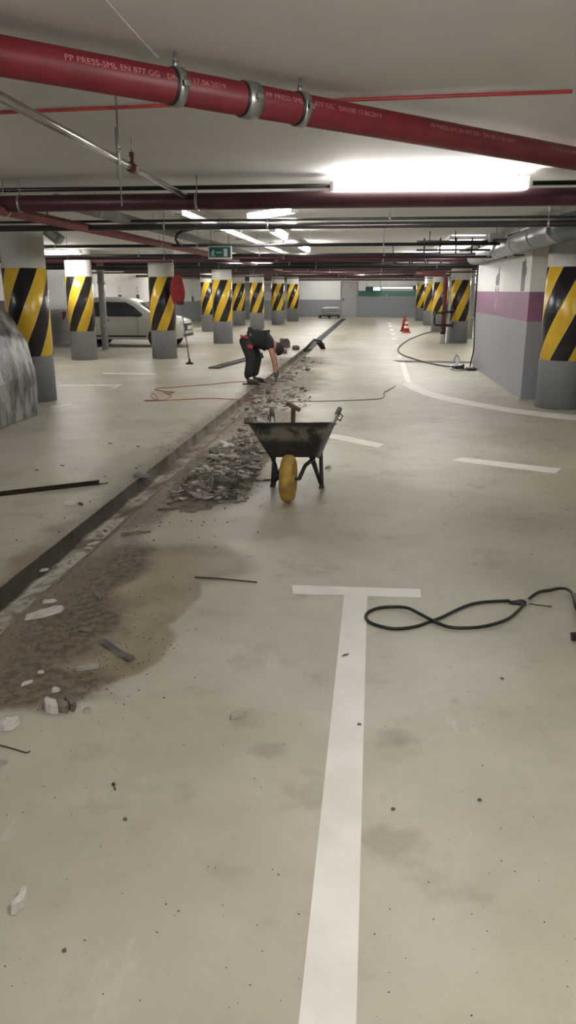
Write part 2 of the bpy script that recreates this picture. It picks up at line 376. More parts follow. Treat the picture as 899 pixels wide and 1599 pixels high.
# ------------------------------------------------------------------ lamps
def lamp(p0, p1, label, w=.10, group='fluorescent ceiling lamps', cap=True, mat=None):
    p0, p1 = Vector(p0), Vector(p1); c = (p0 + p1) / 2; d = p1 - p0; L = d.length; a = math.atan2(d.y, d.x)
    t = thing('ceiling_lamp', label, 'lamp', c, a, group)
    b = MB(); n = 12
    pr = [(w * .5 * math.cos(q), -w * .42 + w * .42 * math.sin(q) - 0) for q in [PI + PI * k / n for k in range(n + 1)]]
    pr = [(x, z + .02) for x, z in pr] + [(w * .5, .028), (-w * .5, .028)]
    rows = [[(xx, y_, z_) for y_, z_ in pr + [pr[0]]] for xx in (-L / 2 + .03, L / 2 - .03)]
    b.grid(rows, True); b.add([(r_[0], r_[1], r_[2]) for r_ in rows[0][:-1]], [tuple(range(len(pr)))]); b.add([r_ for r_ in rows[1][:-1]], [tuple(range(len(pr)))])
    b.build('diffuser', mat or mlamp, t)
    b = MB(); b.box((0, 0, .036), (L * .98, w * (1.5 if cap else .55), .022), bev=.004); b.build('lamp_body', mlgrey, t)
    for s in (-1, 1):
        b = MB(); b.box((s * (L / 2 - .012), 0, -.005), (.035, w * 1.02, .075), bev=.008); b.build('end_cap', mlgrey, t)
        b = MB(); b.tube([(s * L * .44, 0, .04), (s * L * .44, 0, CEIL - c.z)], .006, 6); b.box((s * L * .44, 0, CEIL - c.z - .006), (.05, .03, .01)); b.build('hanger', mgalv, t)
    return t
ZL = 2.41
lamp(gz(517, 291, ZL), gz(829, 285, ZL), 'long bright fluorescent lamp right below the big red pipe', .115, cap=False)
lamp(gz(389, 338, ZL), gz(461, 326, ZL), 'short slanted lamp in front of the second cross pipe', .075)
lamp((-1.47, 11.0, ZL), (-1.47, 12.5, ZL), 'lamp pointing down the aisle over the exit sign level, nearer of its row', .09)
lamp((-1.47, 14.9, ZL), (-1.47, 16.6, ZL), 'lamp pointing down the aisle, next after the nearer one', .09)
lamp((-7.35, 16.9, ZL), (-6.5, 16.9, ZL), 'lamp glowing between the two left hand near columns', .12)
lamp((-8.3, 26.4, ZL), (-7.5, 26.4, ZL), 'small oval lamp above the silver car bonnet', .12)
lamp((-1.3, 23, ZL), (-1.3, 24.5, ZL), 'far small lamp over the end of the trench grate', .12)
lamp((-.6, 30, ZL), (-.6, 31.5, ZL), 'tiny far lamp in the middle of the pipe rows', .12)
lamp((1.2, 38, ZL), (2.2, 38, ZL), 'tiny far lamp in front of the green banded wall', .12)
lamp((-3.5, 40, ZL), (-2.4, 40, ZL), 'far lamp lighting the white wall by the pallet', .12)
lamp((-7.9, 32.2, ZL), (-7.9, 33.5, ZL), 'far lamp close to the numbered parking bay wall', .12)
lamp((-.2, 1.0, ZL), (1.3, 1.0, ZL), 'lamp over the near end of the white T line', .115)
lamp((-3.8, 4.2, ZL), (-2.3 - .9, 4.2, ZL), 'lamp on the ceiling left of the near trench', .1)
lamp((-1.6, -2.6, ZL), (-.1, -2.6, ZL), 'lamp on the ceiling over the lane start', .115)
lamp((4.4, 4.4, ZL), (5.6, 4.4, ZL), 'lamp on the ceiling right of the lane', .1)
lamp((4.4, 19.5, ZL), (5.6, 19.5, ZL), 'lamp behind the purple banded wall', .12)
lamp((.6, 20.2, ZL), (1.8, 20.2, ZL), 'lamp across the lane past the purple wall', .12)
FL = 'added fill lamp among the far pipe rows beyond the worker'  # extra lamps added between the pipes to brighten the far end
for x, y in ((-3.4, 20.5), (3.9, 27.5), (-3.4, 27.5), (.4, 27.0), (-3.4, 34.5), (.6, 34.5), (3.9, 34.5), (-6.0, 22.0), (-5.9, 29.5), (-3.3, 46.3), (.8, 45.5), (-6.3, 40), (4, 41)):
    lamp((x - .6, y, 2.44), (x + .6, y, 2.44), FL, .10, 'added fill lamps among the far pipes')
lamp((-7.2, 14.6, ZL), (-6.5, 14.6, ZL), 'added fill lamp hidden behind the near left column top', .1)  # added to lift the dim left side, tucked out of view
lamp((-8.6, 8.2, ZL), (-7.4, 8.2, ZL), 'added fill lamp over the plastic-wrapped car', .1)  # also added to brighten the near left, outside the frame
t = thing('glow_panel', 'glowing panel added as the lamp-lit ceiling seen behind the dark ladder rack', 'lamp', (1.5, 16.1, 2.46))  # glowing slab stands in for bare ceiling strongly lit by a lamp
b = MB(); b.box((0, 0, 0), (.58, 4.4, .05), bev=.008); b.build('glow_face', emit('lit_ceiling_glow', (1, .98, .96), 5.5), t)
b = MB()
for s in (-1, 1): b.box((s * .30, 0, .005), (.03, 4.5, .07))
for k in range(5): b.box((0, -2.2 + k * 1.1, -.005), (.6, .03, .06))
b.build('panel_frame', mlgrey, t)
# ------------------------------------------------------------------ overhead pipes
def clamp_at(A, B, px):
    lo, hi = 0., 1.
    for _ in range(40):
        m_ = (lo + hi) / 2
        if proj(A.lerp(B, m_))[0] < px: lo = m_
        else: hi = m_
    return A.lerp(B, lo)
ZP = 2.375; PR = .0645
A = gz(0, 87, ZP); B = gz(899, 248, ZP); dv = (B - A).normalized()
A2 = A - dv * 1.3; B2 = B + dv * 2.2
t = thing('waste_pipe', 'thick bright red pipe with white lettering crossing overhead diagonally', 'pipe', (0, 0, 0))
b = MB(); b.tube([A2, B2], PR, 40); b.build('pipe_body', mred, t)
side = Vector((dv.y, -dv.x, 0))  # towards the camera
if side.dot(-A) < 0: side = -side
def ring(p, w, r0, r1, mat, name, par, n=40):
    b = MB(); q = [p + dv * k for k in (-w / 2, w / 2)]
    b.tube([q[0] - dv * .001, q[0], q[1], q[1] + dv * .001], [r0, r1, r1, r0], n); return b.build(name, mat, par)
for px_, w, rod in ((275, .034, True), (388, .065, False), (468, .034, True)):
    p = clamp_at(A, B, px_)
    ring(p - dv * .004, w + .014, PR + .0005, PR + .004, mblack, 'rubber_lining', t)
    cl = ring(p, w, PR + .004, PR + .0085, mgalv, 'pipe_clamp', t)
    b = MB(); q = p + side * (PR + .013) + Vector((0, 0, .0))
    b.box(q, (.03, .03, .022), rotz(math.atan2(dv.y, dv.x)), bev=.004); b.tube([q - Vector((0, 0, .022)), q + Vector((0, 0, .024))], .006, 8)
    b.build('clamp_bolt', msteel, cl)
    if rod:
        b = MB(); b.tube([p + Vector((0, 0, PR + .004)), Vector((p.x, p.y, CEIL))], .007, 8); b.tube([p + Vector((0, 0, PR + .004)), p + Vector((0, 0, PR + .03))], .012, 6); b.build('hanger_rod', mgalv, cl)
mlet = M('pale_pink_print', (.55, .24, .23), .5, amt=.2, scale=30)
vs, fs = text_mesh('PP PRESS-SML EN 877 GG   DN100 17.06.2019', .030, 1.06)
mx = max(v.x for v in vs); per = .84
for k, px_ in enumerate((105, 412, 665, 850)):
    s0 = (clamp_at(A, B, px_) - A).dot(dv) - .035
    ln = (clamp_at(A, B, 350) - clamp_at(A, B, 105)).length
    sc = ln / mx
    b = MB(); out = []
    for v in vs:
        a = math.radians(14) + (v.y - .008) / PR
        out.append(A + dv * (s0 + v.x * sc) + (side * math.cos(a) + Vector((0, 0, 1)) * math.sin(a)) * (PR + .0012))
    b.add(out, fs); b.build('lettering', mlet, t)
# the longitudinal and cross pipes
def pipe(a, b_, r, mat, label, cat='pipe', name='ceiling_pipe', rods=(), clamps=True, group=None, n=16):
    a, b_ = Vector(a), Vector(b_); d = (b_ - a).normalized()
    t = thing(name, label, cat, (0, 0, 0), 0, group)
    b = MB(); b.tube([a, b_], r, n); b.build('pipe_body', mat, t)
    for s in rods:
        p = a.lerp(b_, s)
        b = MB(); b.tube([p + Vector((0, 0, r)), Vector((p.x, p.y, CEIL))], .005, 6); b.tube([p - d * .012, p + d * .012], r + .004, n); b.build('pipe_hanger', mgalv, t)
    return t
zc = 2.3
yl, yr = gz(0, 317, zc), gz(899, 303, zc); yc = (yl.y + yr.y) / 2 + .12
pipe((XL, yc, zc), (XR, yc, zc), .066, mdred, 'thick dark red pipe crossing straight below the first long lamp', rods=(.37, .405, .50, .69))
pipe((XL, yc + .02, zc + .12), (2.0, yc + .12, zc + .115), .018, mblk, 'thin black cable resting over the dark red cross pipe', n=8)
Y2 = 8.45
pipe((XL, Y2, 2.25), (XR, Y2, 2.25), .032, M('dark_steel_pipe', (.10, .09, .095), .22, .75, amt=.2), 'dark steel pipe crossing above the exit sign, second from the camera', rods=(.45, .52, .70))
pipe((XL, Y2 + .02, 2.315), (XR, Y2 + .02, 2.315), .014, mblk, 'thin dark pipe right above the dark steel cross pipe', rods=(.3, .6))
pipe((XL, 11.95, 2.25), (1.75, 11.95, 2.25), .024, mblk, 'thin black pipe running over the exit sign to the wall', rods=(.4, .6, .85))
ys = [15.3, 17.9, 20.6, 23.2, 26, 29, 32, 35, 38, 41, 44]
far_cols = [mblk, mdred, mblk, mpink, mblk, mdred, mdred, mblk, mdred, mdred, mblk]
for i, y in enumerate(ys):
    pipe((XL, y, 2.25), (XR, y, 2.25), .03 + .012 * (i % 3), far_cols[i], 'one of the far thin pipes crossing the ceiling beyond the exit sign', rods=(.3, .45, .6, .75), group='far cross pipes under the ceiling', n=10)
for i, y in enumerate([13.5, 19.2, 24.6, 30.4, 36.5, 42.6]):
    pipe((XL, y, 2.13), (XR - (4.4 if y < 17 else 0), y, 2.13), .022 + .02 * (i % 2), [mdred, mblk, mdred, mblk, mdred, mdred][i], 'one of the lower dark pipes crossing the far ceiling', rods=(.35, .5, .68), group='lower far cross pipes', n=10)
# steel pipe parallel to the aisle
pa, pb = gz(0, 151, 2.33), gz(292, 308, 2.33)
pd = (pb - pa).normalized(); t = pipe(pa - pd * 1.2, pb, .0215, msteel, 'polished steel pipe sloping from the upper left to the dark red pipe')
q = clamp_at(pa, pb, 207)
b = MB(); b.tube([q - pd * .04, q + pd * .04], .031, 16); b.tube([q - pd * .06, q - pd * .05], .029, 16); b.tube([q + Vector((0, 0, .02)), q + Vector((0, 0, .07))], .013, 8); b.box(q + Vector((0, 0, .075)), (.03, .03, .03), bev=.004)
b.build('pipe_coupling', M('rust_red_coupling', (.16, .04, .035), .5), t)
b = MB(); b.tube([q + Vector((0, 0, .09)), Vector((q.x, q.y, CEIL))], .005, 6); b.build('hanger_rod', mgalv, t)
rp = gz(181, 240, 2.33)
b = MB(); rq = clamp_at(pa, pb, 183); b.tube([(rq.x, rq.y, CEIL), (rq.x, rq.y, 2.22)], .005, 8); b.tube([rq - pd * .01, rq + pd * .01], .026, 16); b.box((rq.x, rq.y, 2.355), (.02, .02, .03), bev=.003); b.build('hanger_rod', mgalv, t)
ra = gz(180, 143, CEIL); rb = gy(184, 322, ra.y)
t = thing('threaded_rod', 'thin threaded rod hanging from the ceiling in front of the polished steel pipe', 'rod')
b = MB(); b.tube([ra, (ra.x, ra.y, rb.z)], .0042, 8); b.build('rod_shaft', mgalv, t)
b = MB(); b.tube([(ra.x, ra.y, CEIL - .012), (ra.x, ra.y, CEIL)], .012, 6); b.tube([(ra.x, ra.y, gy(182, 235, ra.y).z - .01), (ra.x, ra.y, gy(182, 235, ra.y).z + .01)], .010, 6); b.build('rod_nut', msteel, t)
# faded red pipe and grey pipe parallel to the aisle
pipe((-3.18, 3.4, 2.25), (-3.18, 30, 2.25), .047, mpink, 'faded red pipe running down the aisle above the columns', rods=(.12, .3, .5, .7))
pipe((-2.72, 6.6, 2.33), (-2.72, 26, 2.33), .055, M('dusty_grey_pipe', (.25, .245, .235), .55, amt=.25), 'dusty grey pipe running down the aisle next to the faded red pipe', rods=(.05, .15, .4, .7))
# bright trunking
t = thing('cable_tray', 'galvanised cable tray running down the aisle above the exit sign', 'cable tray')
b = MB(); X0 = -2.05
b.box((X0, 17.8, 2.33), (.12, 19.6, .006)); b.box((X0 - .06, 17.8, 2.36), (.004, 19.6, .06)); b.box((X0 + .06, 17.8, 2.36), (.004, 19.6, .06)); b.build('tray_channel', M('bright_galvanised', (.8, .8, .8), .3, .6, amt=.05), t)
b = MB()
for k in range(12): b.tube([(X0, 8.6 + k * 1.6, 2.36), (X0, 8.6 + k * 1.6, CEIL)], .006, 6); b.box((X0, 8.6 + k * 1.6, 2.325), (.16, .03, .012))
b.build('tray_hangers', mgalv, t)
b = MB()
for dx in (-.03, 0, .03): b.tube([(X0 + dx, 8.1 + k * .45, 2.343 + .004 * (k % 2)) for k in range(43)], .009, 6)
b.build('cables', mcable, t)
# red cable along the ceiling and pale wire
o = MB().tube([gz(-60, 178, 2.488), gz(120, 171, 2.488), gz(300, 163, 2.488), gz(510, 157.5, 2.488), gz(700, 150, 2.488), gz(893, 143, 2.488)], .0085, 8).build('ceiling_cable', M('red_cable', (.42, .05, .05), .5)); tag(o, 'thin red cable fixed to the ceiling behind the big red pipe', 'cable')
o = MB().tube([gz(150, -16, 2.494), gz(165, 0, 2.494), gz(205, 45, 2.494), gz(247, 90, 2.494)], .0025, 6).build('ceiling_wire', M('pale_wire', (.72, .7, .66), .5)); tag(o, 'thin pale wire on the ceiling running up to the first pipe clamp', 'wire')
# black loop pendant + tray box
o = MB().tube([(gy(x, y, 8.8)) for x, y in ((300, 357), (285, 360), (277, 366), (275, 374), (278, 380), (284, 382))], .02, 10).build('cable_loop', mcable); tag(o, 'black cable loop hanging below the dark steel pipe', 'cable')
t = thing('junction_box', 'tilted grey box under the pipes beside the near left column top', 'box', gy(84, 368, 9.2))
b = MB(); b.box((0, 0, 0), (.2, .16, .11), Matrix.Rotation(math.radians(38), 3, 'Y'), bev=.01); b.build('box_housing', mgrey, t)
b = MB(); b.box((.01, -.075, .005), (.12, .012, .06), Matrix.Rotation(math.radians(38), 3, 'Y')); b.build('box_cover', mlgrey, t)
b = MB(); b.tube([(-.04, 0, .03), (-.06, 0, CEIL - gy(84, 368, 9.2).z)], .008, 6); b.build('bracket', mblk, t)
# trapeze loops between lamps
for k, (y0_, lab) in enumerate(((11.4, 'white bent conduit loop beside the nearer aisle lamp'), (15.2, 'white bent conduit loop beside the farther aisle lamp'))):
    o = MB().tube([(-2.2, y0_, 2.4), (-2.15, y0_, 2.45), (-2.0, y0_, 2.47), (-1.75, y0_, 2.47), (-1.6, y0_, 2.45)], .012, 8).build('conduit', mwhite); tag(o, lab, 'conduit')
# ventilation duct along the wall
t = thing('ventilation_duct', 'grey round duct hanging along the top of the purple banded wall', 'duct')
DX, DZ, DR = 1.93, 2.235, .135
b = MB(); b.tube([(DX + .03, 9.0, DZ), (DX, 12.0, DZ), (DX, 16.6, DZ), (DX + .35, 17.4, DZ), (DX + 2, 17.5, DZ)], DR, 32); b.build('duct_body', M('duct_metal', (.36, .37, .37), .36, .55, amt=.15, scale=3), t)
for yy in (9.0, 10.2, 11.5, 13.0, 14.6, 16.2):
    b = MB(); b.tube([(DX, yy - .03, DZ), (DX, yy + .03, DZ)], DR + .006, 32); b.tube([(DX, yy, DZ + DR), (DX, yy, CEIL)], .006, 6); b.build('duct_collar', mgalv, t)
b = MB(); b.tube([(DX + .02, 9.05, DZ), (DX + .05, 8.85, DZ + .01), (DX + .2, 8.65, DZ + .03), (DX + .5, 8.55, DZ + .05), (DX + 1.5, 8.55, DZ + .05)], DR + .01, 32); b.build('duct_elbow', M('dark_green_grey', (.09, .115, .11), .5), t)
o = MB().tube([gy(x, y, yy) for x, y, yy in ((812, 362, 12.1), (793, 368, 12.1), (789, 380, 12.0), (793, 393, 12.0), (805, 399, 12.0), (818, 398, 12.1))], .012, 8).build('drooping_cable', mcable); tag(o, 'black cable drooping in a loop under the grey duct', 'cable')
t = thing('branch_pipe', 'dark capped pipe end next to the grey duct', 'pipe')
b = MB(); e = gy(812, 376, 11.55); s_ = gy(768, 376, 12.0); b.tube([s_, e], .03, 12); b.tube([e - Vector((.02, 0, 0)), e + Vector((.03, 0, 0))], .04, 12); b.build('pipe_body', mblk, t)
b = MB(); b.box(gy(775, 372, 12.0), (.22, .1, .14), bev=.015); b.tube([gy(775, 380, 12.0), gy(762, 400, 12.3)], .014, 8); b.tube([gy(775, 368, 12.0), Vector((gy(775, 368, 12.0).x, 12.0, CEIL))], .008, 6); b.build('pipe_bracket', mgrey, t)
# ladder rack seen past the wall
t = thing('cable_rack', 'dark ladder rack hanging in front of the added glowing panel', 'cable rack')
b = MB(); ya = 13.0
for z_ in (2.215, 2.345): b.tube([(.6, ya, z_), (1.76, ya, z_)], .016, 8)
for k in range(4): b.tube([(.72 + k * .25, ya, 2.16), (.72 + k * .25, ya, 2.4)], .012, 6)
for xx in (.8, 1.2): b.tube([(xx, ya, 2.33), (xx, ya, CEIL)], .008, 6)
b.build('rack_frame', mblk, t)
t = thing('looped_conduit', 'dark conduit bent into hoops under the middle of the ceiling', 'conduit')
b = MB()
for k in range(4):
    x = .05 + k * .33; b.tube([(x, 17.2, 2.14), (x, 17.2, 2.24), (x + .04, 17.2, 2.3), (x + .15, 17.2, 2.32), (x + .24, 17.2, 2.28), (x + .28, 17.2, 2.2), (x + .28, 17.2, 2.14)], .014, 8)
b.tube([(-.1, 17.2, 2.14), (1.5, 17.2, 2.14)], .016, 8); b.tube([(.3, 17.2, 2.3), (.3, 17.2, CEIL)], .008, 6); b.tube([(1.2, 17.2, 2.3), (1.2, 17.2, CEIL)], .008, 6); b.build('conduit_tube', mblk, t)
# ------------------------------------------------------------------ exit signs
mgreen = M('exit_green', (.012, .115, .105), .35, amt=.1)
mpict = M('pictogram_white', (.62, .70, .70), .4, amt=.05)
def man_running(b, cx, cz, s, y):
    d = (0, -.002, 0)
    b.prism([(cx + s * .12 * math.cos(a) + .06 * s, y, cz + s * .42 + s * .12 * math.sin(a)) for a in [k * PI / 6 for k in range(12)]], d)
    b.prism([(cx - .10 * s, y, cz + .28 * s), (cx + .10 * s, y, cz + .30 * s), (cx + .08 * s, y, cz - .05 * s), (cx - .12 * s, y, cz - .02 * s)], d)
    b.prism([(cx - .12 * s, y, cz + .26 * s), (cx - .34 * s, y, cz + .16 * s), (cx - .34 * s, y, cz + .06 * s), (cx - .12 * s, y, cz + .14 * s)], d)
    b.prism([(cx + .08 * s, y, cz + .28 * s), (cx + .34 * s, y, cz + .32 * s), (cx + .34 * s, y, cz + .24 * s), (cx + .10 * s, y, cz + .16 * s)], d)
    b.prism([(cx - .12 * s, y, cz), (cx + .02 * s, y, cz), (cx - .16 * s, y, cz - .5 * s), (cx - .32 * s, y, cz - .46 * s)], d)
    b.prism([(cx - .04 * s, y, cz), (cx + .1 * s, y, cz), (cx + .28 * s, y, cz - .22 * s), (cx + .26 * s, y, cz - .5 * s), (cx + .14 * s, y, cz - .5 * s), (cx + .14 * s, y, cz - .26 * s)], d)
sc_ = gy(343, 394.5, 10.5)
t = thing('exit_sign', 'green emergency exit sign with running man and arrow hanging from the ceiling', 'sign', sc_)
W_, H_ = .32, .165
b = MB(); b.box((0, .02, 0), (W_, .04, H_), bev=.004); b.build('sign_box', mlgrey, t)
b = MB(); b.box((0, -.003, .004), (W_ - .035, .008, H_ - .035)); b.build('sign_face', mgreen, t)
b = MB(); man_running(b, -.092, -.01, .085, -.0075); b.build('running_man', mpict, t)
b = MB(); b.prism([(-.045, -.0075, -.005), (.03, -.0075, -.005), (.03, -.0075, .008), (-.045, -.0075, .008)], (0, -.002, 0)); b.build('arrow', mpict, t)
b = MB(); b.prism([(.055, -.0075, -.05), (.105, -.0075, -.05), (.105, -.0075, .05), (.055, -.0075, .05)], (0, -.002, 0)); b.build('door_symbol', mpict, t)
b = MB()
for s in (-.12, .12): b.tube([(s, .02, H_ / 2), (s, .02, CEIL - sc_.z)], .004, 6)
b.build('hanger', mblk, t)
t = thing('exit_sign', 'small lit green exit sign above the green banded back wall', 'sign', gy(583, 451, 47.6))
b = MB(); b.box((0, 0, 0), (.95, .08, .26), bev=.01); b.build('sign_face', M('dark_exit_green', (.01, .05, .045), .4), t)
b = MB(); man_running(b, .30, 0, .2, -.05); b.box((.2, -.045, 0), (.42, .01, .19)); b.build('lit_pictogram', emit('exit_glow', (.45, 1, .85), 1.6), t)
b = MB(); b.tube([(-.4, 0, .1), (-.4, 0, CEIL - gy(583, 451, 47.6).z)], .01, 6); b.tube([(.4, 0, .1), (.4, 0, CEIL - gy(583, 451, 47.6).z)], .01, 6); b.build('hanger', mblk, t)
t = thing('glow_panel', 'long pale lit strip above the green band of the back wall', 'lamp', (1.15, Y1 - .12, 1.73))
b = MB(); b.box((0, 0, 0), (1.9, .06, .12), bev=.01); b.build('glow_face', emit('soft_glow', (1, 1, 1), .8), t)
b = MB(); b.box((1.15, 0, -.01), (.26, .1, .3), bev=.01); b.box((0, .07, 0), (2.0, .09, .2)); b.build('panel_frame', M('dark_green_box', (.03, .06, .055), .5), t)
# ------------------------------------------------------------------ wall marks
mdk = M('dark_grey_paint', (.13, .13, .14), .5, amt=.2); mwp = M('white_lettering', (.62, .60, .62), .5, amt=.05)
WX = 2.17
def yz_at(px, py):  # point on the purple wall's face
    r = ray(px, py); y_ = 14.
    for _ in range(12): t_ = (WXf(y_) - .002) / r.x; y_ = r.y * t_
    return Vector((WXf(y_) - .002, r.y * t_, H + r.z * t_))
b = MB(); c0 = yz_at(777, 437); yy, zz = c0.y, c0.z
def wp_(pts): b.prism([(WXf(yy - a) - .003, yy - a, zz + c_ * .62) for a, c_ in pts], (.0025, 0, 0))
wp_([(.08, .36), (.12, .34), (.13, .20), (.17, .12), (.17, -.10), (.10, -.16), (-.12, -.16), (-.20, -.10), (-.19, .04), (-.1, .14), (-.02, .17), (.05, .2)])
wp_([(.14, -.18), (.10, -.18), (.06, -.33), (.16, -.33)]); wp_([(-.12, -.18), (-.17, -.18), (-.20, -.33), (-.08, -.33)])
o = b.build('wall_pictogram', mdk); tag(o, 'small dark figure stencilled on the white part of the purple banded wall', 'sign')
b = MB(); c1 = yz_at(817, 429); b.prism([(WXf(c1.y - a) - .003, c1.y - a, c1.z + c_) for a, c_ in ((-.13, -.24), (.13, -.24), (.13, .23), (-.13, .23))], (.0025, 0, 0)); b.prism([(WXf(c1.y - a) - .003, c1.y - a, c1.z + c_) for a, c_ in ((.13, -.02), (.19, .0), (.19, .1), (.13, .12))], (.0025, 0, 0))
o = b.build('wall_sign', M('dark_sign', (.11, .11, .12), .4)); tag(o, 'tall narrow dark sign at the near end of the white wall', 'sign')
b = MB(); b.span((WXf(c1.y) - .012, c1.y - .12, c1.z + .195), (WXf(c1.y) + .002, c1.y + .12, c1.z + .22)); b.build('sign_light', mwhite, o)
vs, fs = text_mesh('-1', .32); c2 = yz_at(773, 473)
b = MB(); b.add([(WXf(c2.y + .12 - v.x) - .0035, c2.y + .12 - v.x, c2.z - .12 + v.y) for v in vs], fs)
o = b.build('level_number', mwp); tag(o, 'pale level number on the purple band', 'sign')
for s_, px_, pyc, lab in (('13', 186, 455, 'first of two painted bay numbers on the white wall above the silver car roof'), ('12', 214, 455, 'second painted bay number, above the silver car windscreen'), ('7', 2, 462, 'number 7 on the wall behind the near left column'), ('10', 300, 459, 'tiny number on the wall past the red bag')):
    r = ray(px_, pyc); t_ = (XL + .004) / r.x; p = Vector((XL + .004, r.y * t_, H + r.z * t_))
    vs, fs = text_mesh(s_, .42); b = MB(); b.add([(XL + .003, p.y - .2 + v.x * .9, p.z - .05 + v.y * .8) for v in vs], fs)
    o = b.build('bay_number', mdk); tag(o, lab, 'sign')
    b = MB(); b.box((XL + .01, p.y + .05, p.z - .24), (.018, .34, .24)); o2 = b.build('bay_plate', M('black_plate', (.02, .02, .022), .4)); tag(o2, {'13': 'black plate on the bay wall, rear one of the two over the silver car', '12': 'black plate on the bay wall nearest the red bag column', '7': 'black plate on the wall at the left edge of the view', '10': 'black plate on the wall between the red bag and the next column'}[s_], 'plate')
vs, fs = text_mesh('1', .26); b = MB(); p = gy(603, 462, Y1 - .004); b.add([(p.x - .05 + v.x, Y1 - .004, p.z - .1 + v.y) for v in vs], fs); o = b.build('level_number', mwp); tag(o, 'pale number on the green band of the back wall', 'sign')
# ------------------------------------------------------------------ downpipes, standpipe
def downpipe(x, y, r, label, mat, z1=CEIL):
    t = thing('downpipe', label, 'pipe', (x, y, 0))
    b = MB(); b.tube([(0, 0, 0), (0, 0, z1)], r, 20); b.build('pipe_body', mat, t)
    for z in (.62, 1.75, 2.05):
        b = MB(); b.tube([(0, 0, z), (0, 0, z + .1)], r + .012, 20); b.build('pipe_socket', mat, t)
    b = MB(); b.lathe([(r + .04, 0), (r + .04, .025), (r, .04)], n=20); b.build('pipe_foot', mgrey, t); return t
q = gz(165, 548); downpipe(q.x, q.y, .09, 'thin grey downpipe standing in front of the silver car', mgrey)
q = gz(731, 529); downpipe(q.x + .02, q.y, .10, 'grey downpipe next to the far end of the purple wall', M('pale_grey_pipe', (.42, .44, .44), .35, amt=.12))
q = Vector((2.06, 24.6, 0))
t = thing('standpipe', 'dark red standpipe with black valve in front of a striped column', 'pipe', q)
b = MB(); b.tube([(0, 0, .28), (0, 0, 1.93), (-.02, 0, 2.0), (-.09, 0, 2.07), (-.2, 0, 2.09), (-.9, 0, 2.09)], .065, 16); b.build('pipe_body', M('standpipe_red', (.16, .035, .04), .35), t)
b = MB(); b.tube([(.16, 0, 0), (.16, 0, 2.04)], .03, 12); b.build('side_pipe', M('pale_pipe', (.6, .6, .6), .35), t)
b = MB(); b.tube([(0, 0, 0), (0, 0, .28)], .085, 16); b.build('concrete_foot', M('pale_concrete', (.5, .48, .43), .8), t)
b = MB(); b.tube([(0, 0, .28), (0, 0, .42)], .085, 16); b.box((-.02, 0, .55), (.14, .14, .1), bev=.02); b.box((-.02, 0, .92), (.14, .14, .1), bev=.02); b.tube([(-.02, 0, .92), (-.24, 0, .92), (-.28, 0, .86), (-.28, 0, .6), (-.24, 0, .55), (-.02, 0, .55)], .032, 10)
b.tube([(0, 0, .55), (.25, 0, .55)], .045, 10); b.tube([(0, 0, .95), (.28, 0, .95)], .04, 10); b.tube([(.25, 0, .55), (.3, 0, .55)], .1, 12); b.tube([(.28, 0, .95), (.31, 0, .95)], .09, 12); b.build('valve', mblk, t)
# ------------------------------------------------------------------ traffic cones
def cone(p, label, dark):
    t = thing('traffic_cone', label, 'traffic cone', p)
    mr = M('cone_dark_red' if dark else 'cone_red', (.30, .03, .03) if dark else (.62, .07, .055), .5)
    b = MB(); b.box((0, 0, .02), (.34, .34, .04), bev=.012); b.build('cone_base', mr, t)
    h = .66 if dark else .52
    b = MB(); b.lathe([(.13, .04), (.025, h), (.018, h + .01)], n=24); b.build('cone_body', mr, t)
    if not dark:
        for z in (.17, .33):
            r0 = .13 - (z - .04) / (h - .04) * .105; r1 = .13 - (z + .09 - .04) / (h - .04) * .105
            b = MB(); b.lathe([(r0 + .003, z), (r1 + .003, z + .09)], n=24); b.build('reflective_band', mwhite, t)
cone(gz(634, 519.5), 'red traffic cone with white bands, in front of the plain one', False)
cone(gz(630.5, 517.5), 'plain dark red traffic cone behind the white banded one', True)
# ------------------------------------------------------------------ pallet with sacks
p = gz(515, 496.3); p.y -= .6
t = thing('pallet', 'dark low pallet by the back wall under the white sacks', 'pallet', (p.x, p.y, 0))
b = MB()
for yy in (-.45, -.15, .15, .45): b.box((0, yy, .15), (1.25, .14, .03))
for xx in (-.55, 0, .55): b.box((xx, 0, .07), (.1, 1.0, .13))
b.build('pallet_boards', M('dark_wood', (.06, .045, .035), .8), t)
for k in range(4):
    b = MB(); z = .165 + .12 * k + .06; w = 1.08 - .015 * k
    rows = []
    for i in range(9):
        u = i / 8 * 2 - 1; rows.append([(u * w / 2, v / 4 * .44, 0) for v in range(-4, 5)])
    top = [[(x, y, z + .055 * (1 - (abs(x) / (w / 2)) ** 4) * (1 - (abs(y) / .44) ** 4)) for x, y, _ in r] for r in rows]
    bot = [[(x, y, z - .055 * (1 - (abs(x) / (w / 2)) ** 4) * (1 - (abs(y) / .44) ** 4)) for x, y, _ in r] for r in rows]
    b.grid(top); b.grid(bot); o = b.build('sack', mwhite, None, (p.x + .06, p.y, 0)); tag(o, ['lowest', 'second lowest', 'second highest', 'topmost'][k] + ' white sack in the stack on the dark pallet', 'sack', 'white sacks on the pallet')
o = MB().box(Vector((gy(466, 452, 44.5).x - .2, 44.5, gy(466, 452, 44.5).z)), (.3, .2, .45), bev=.02).build('fire_hose_box', M('brown_red_box', (.16, .05, .04), .5)); tag(o, 'dark red brown box fixed next to the smallest far striped column', 'box')
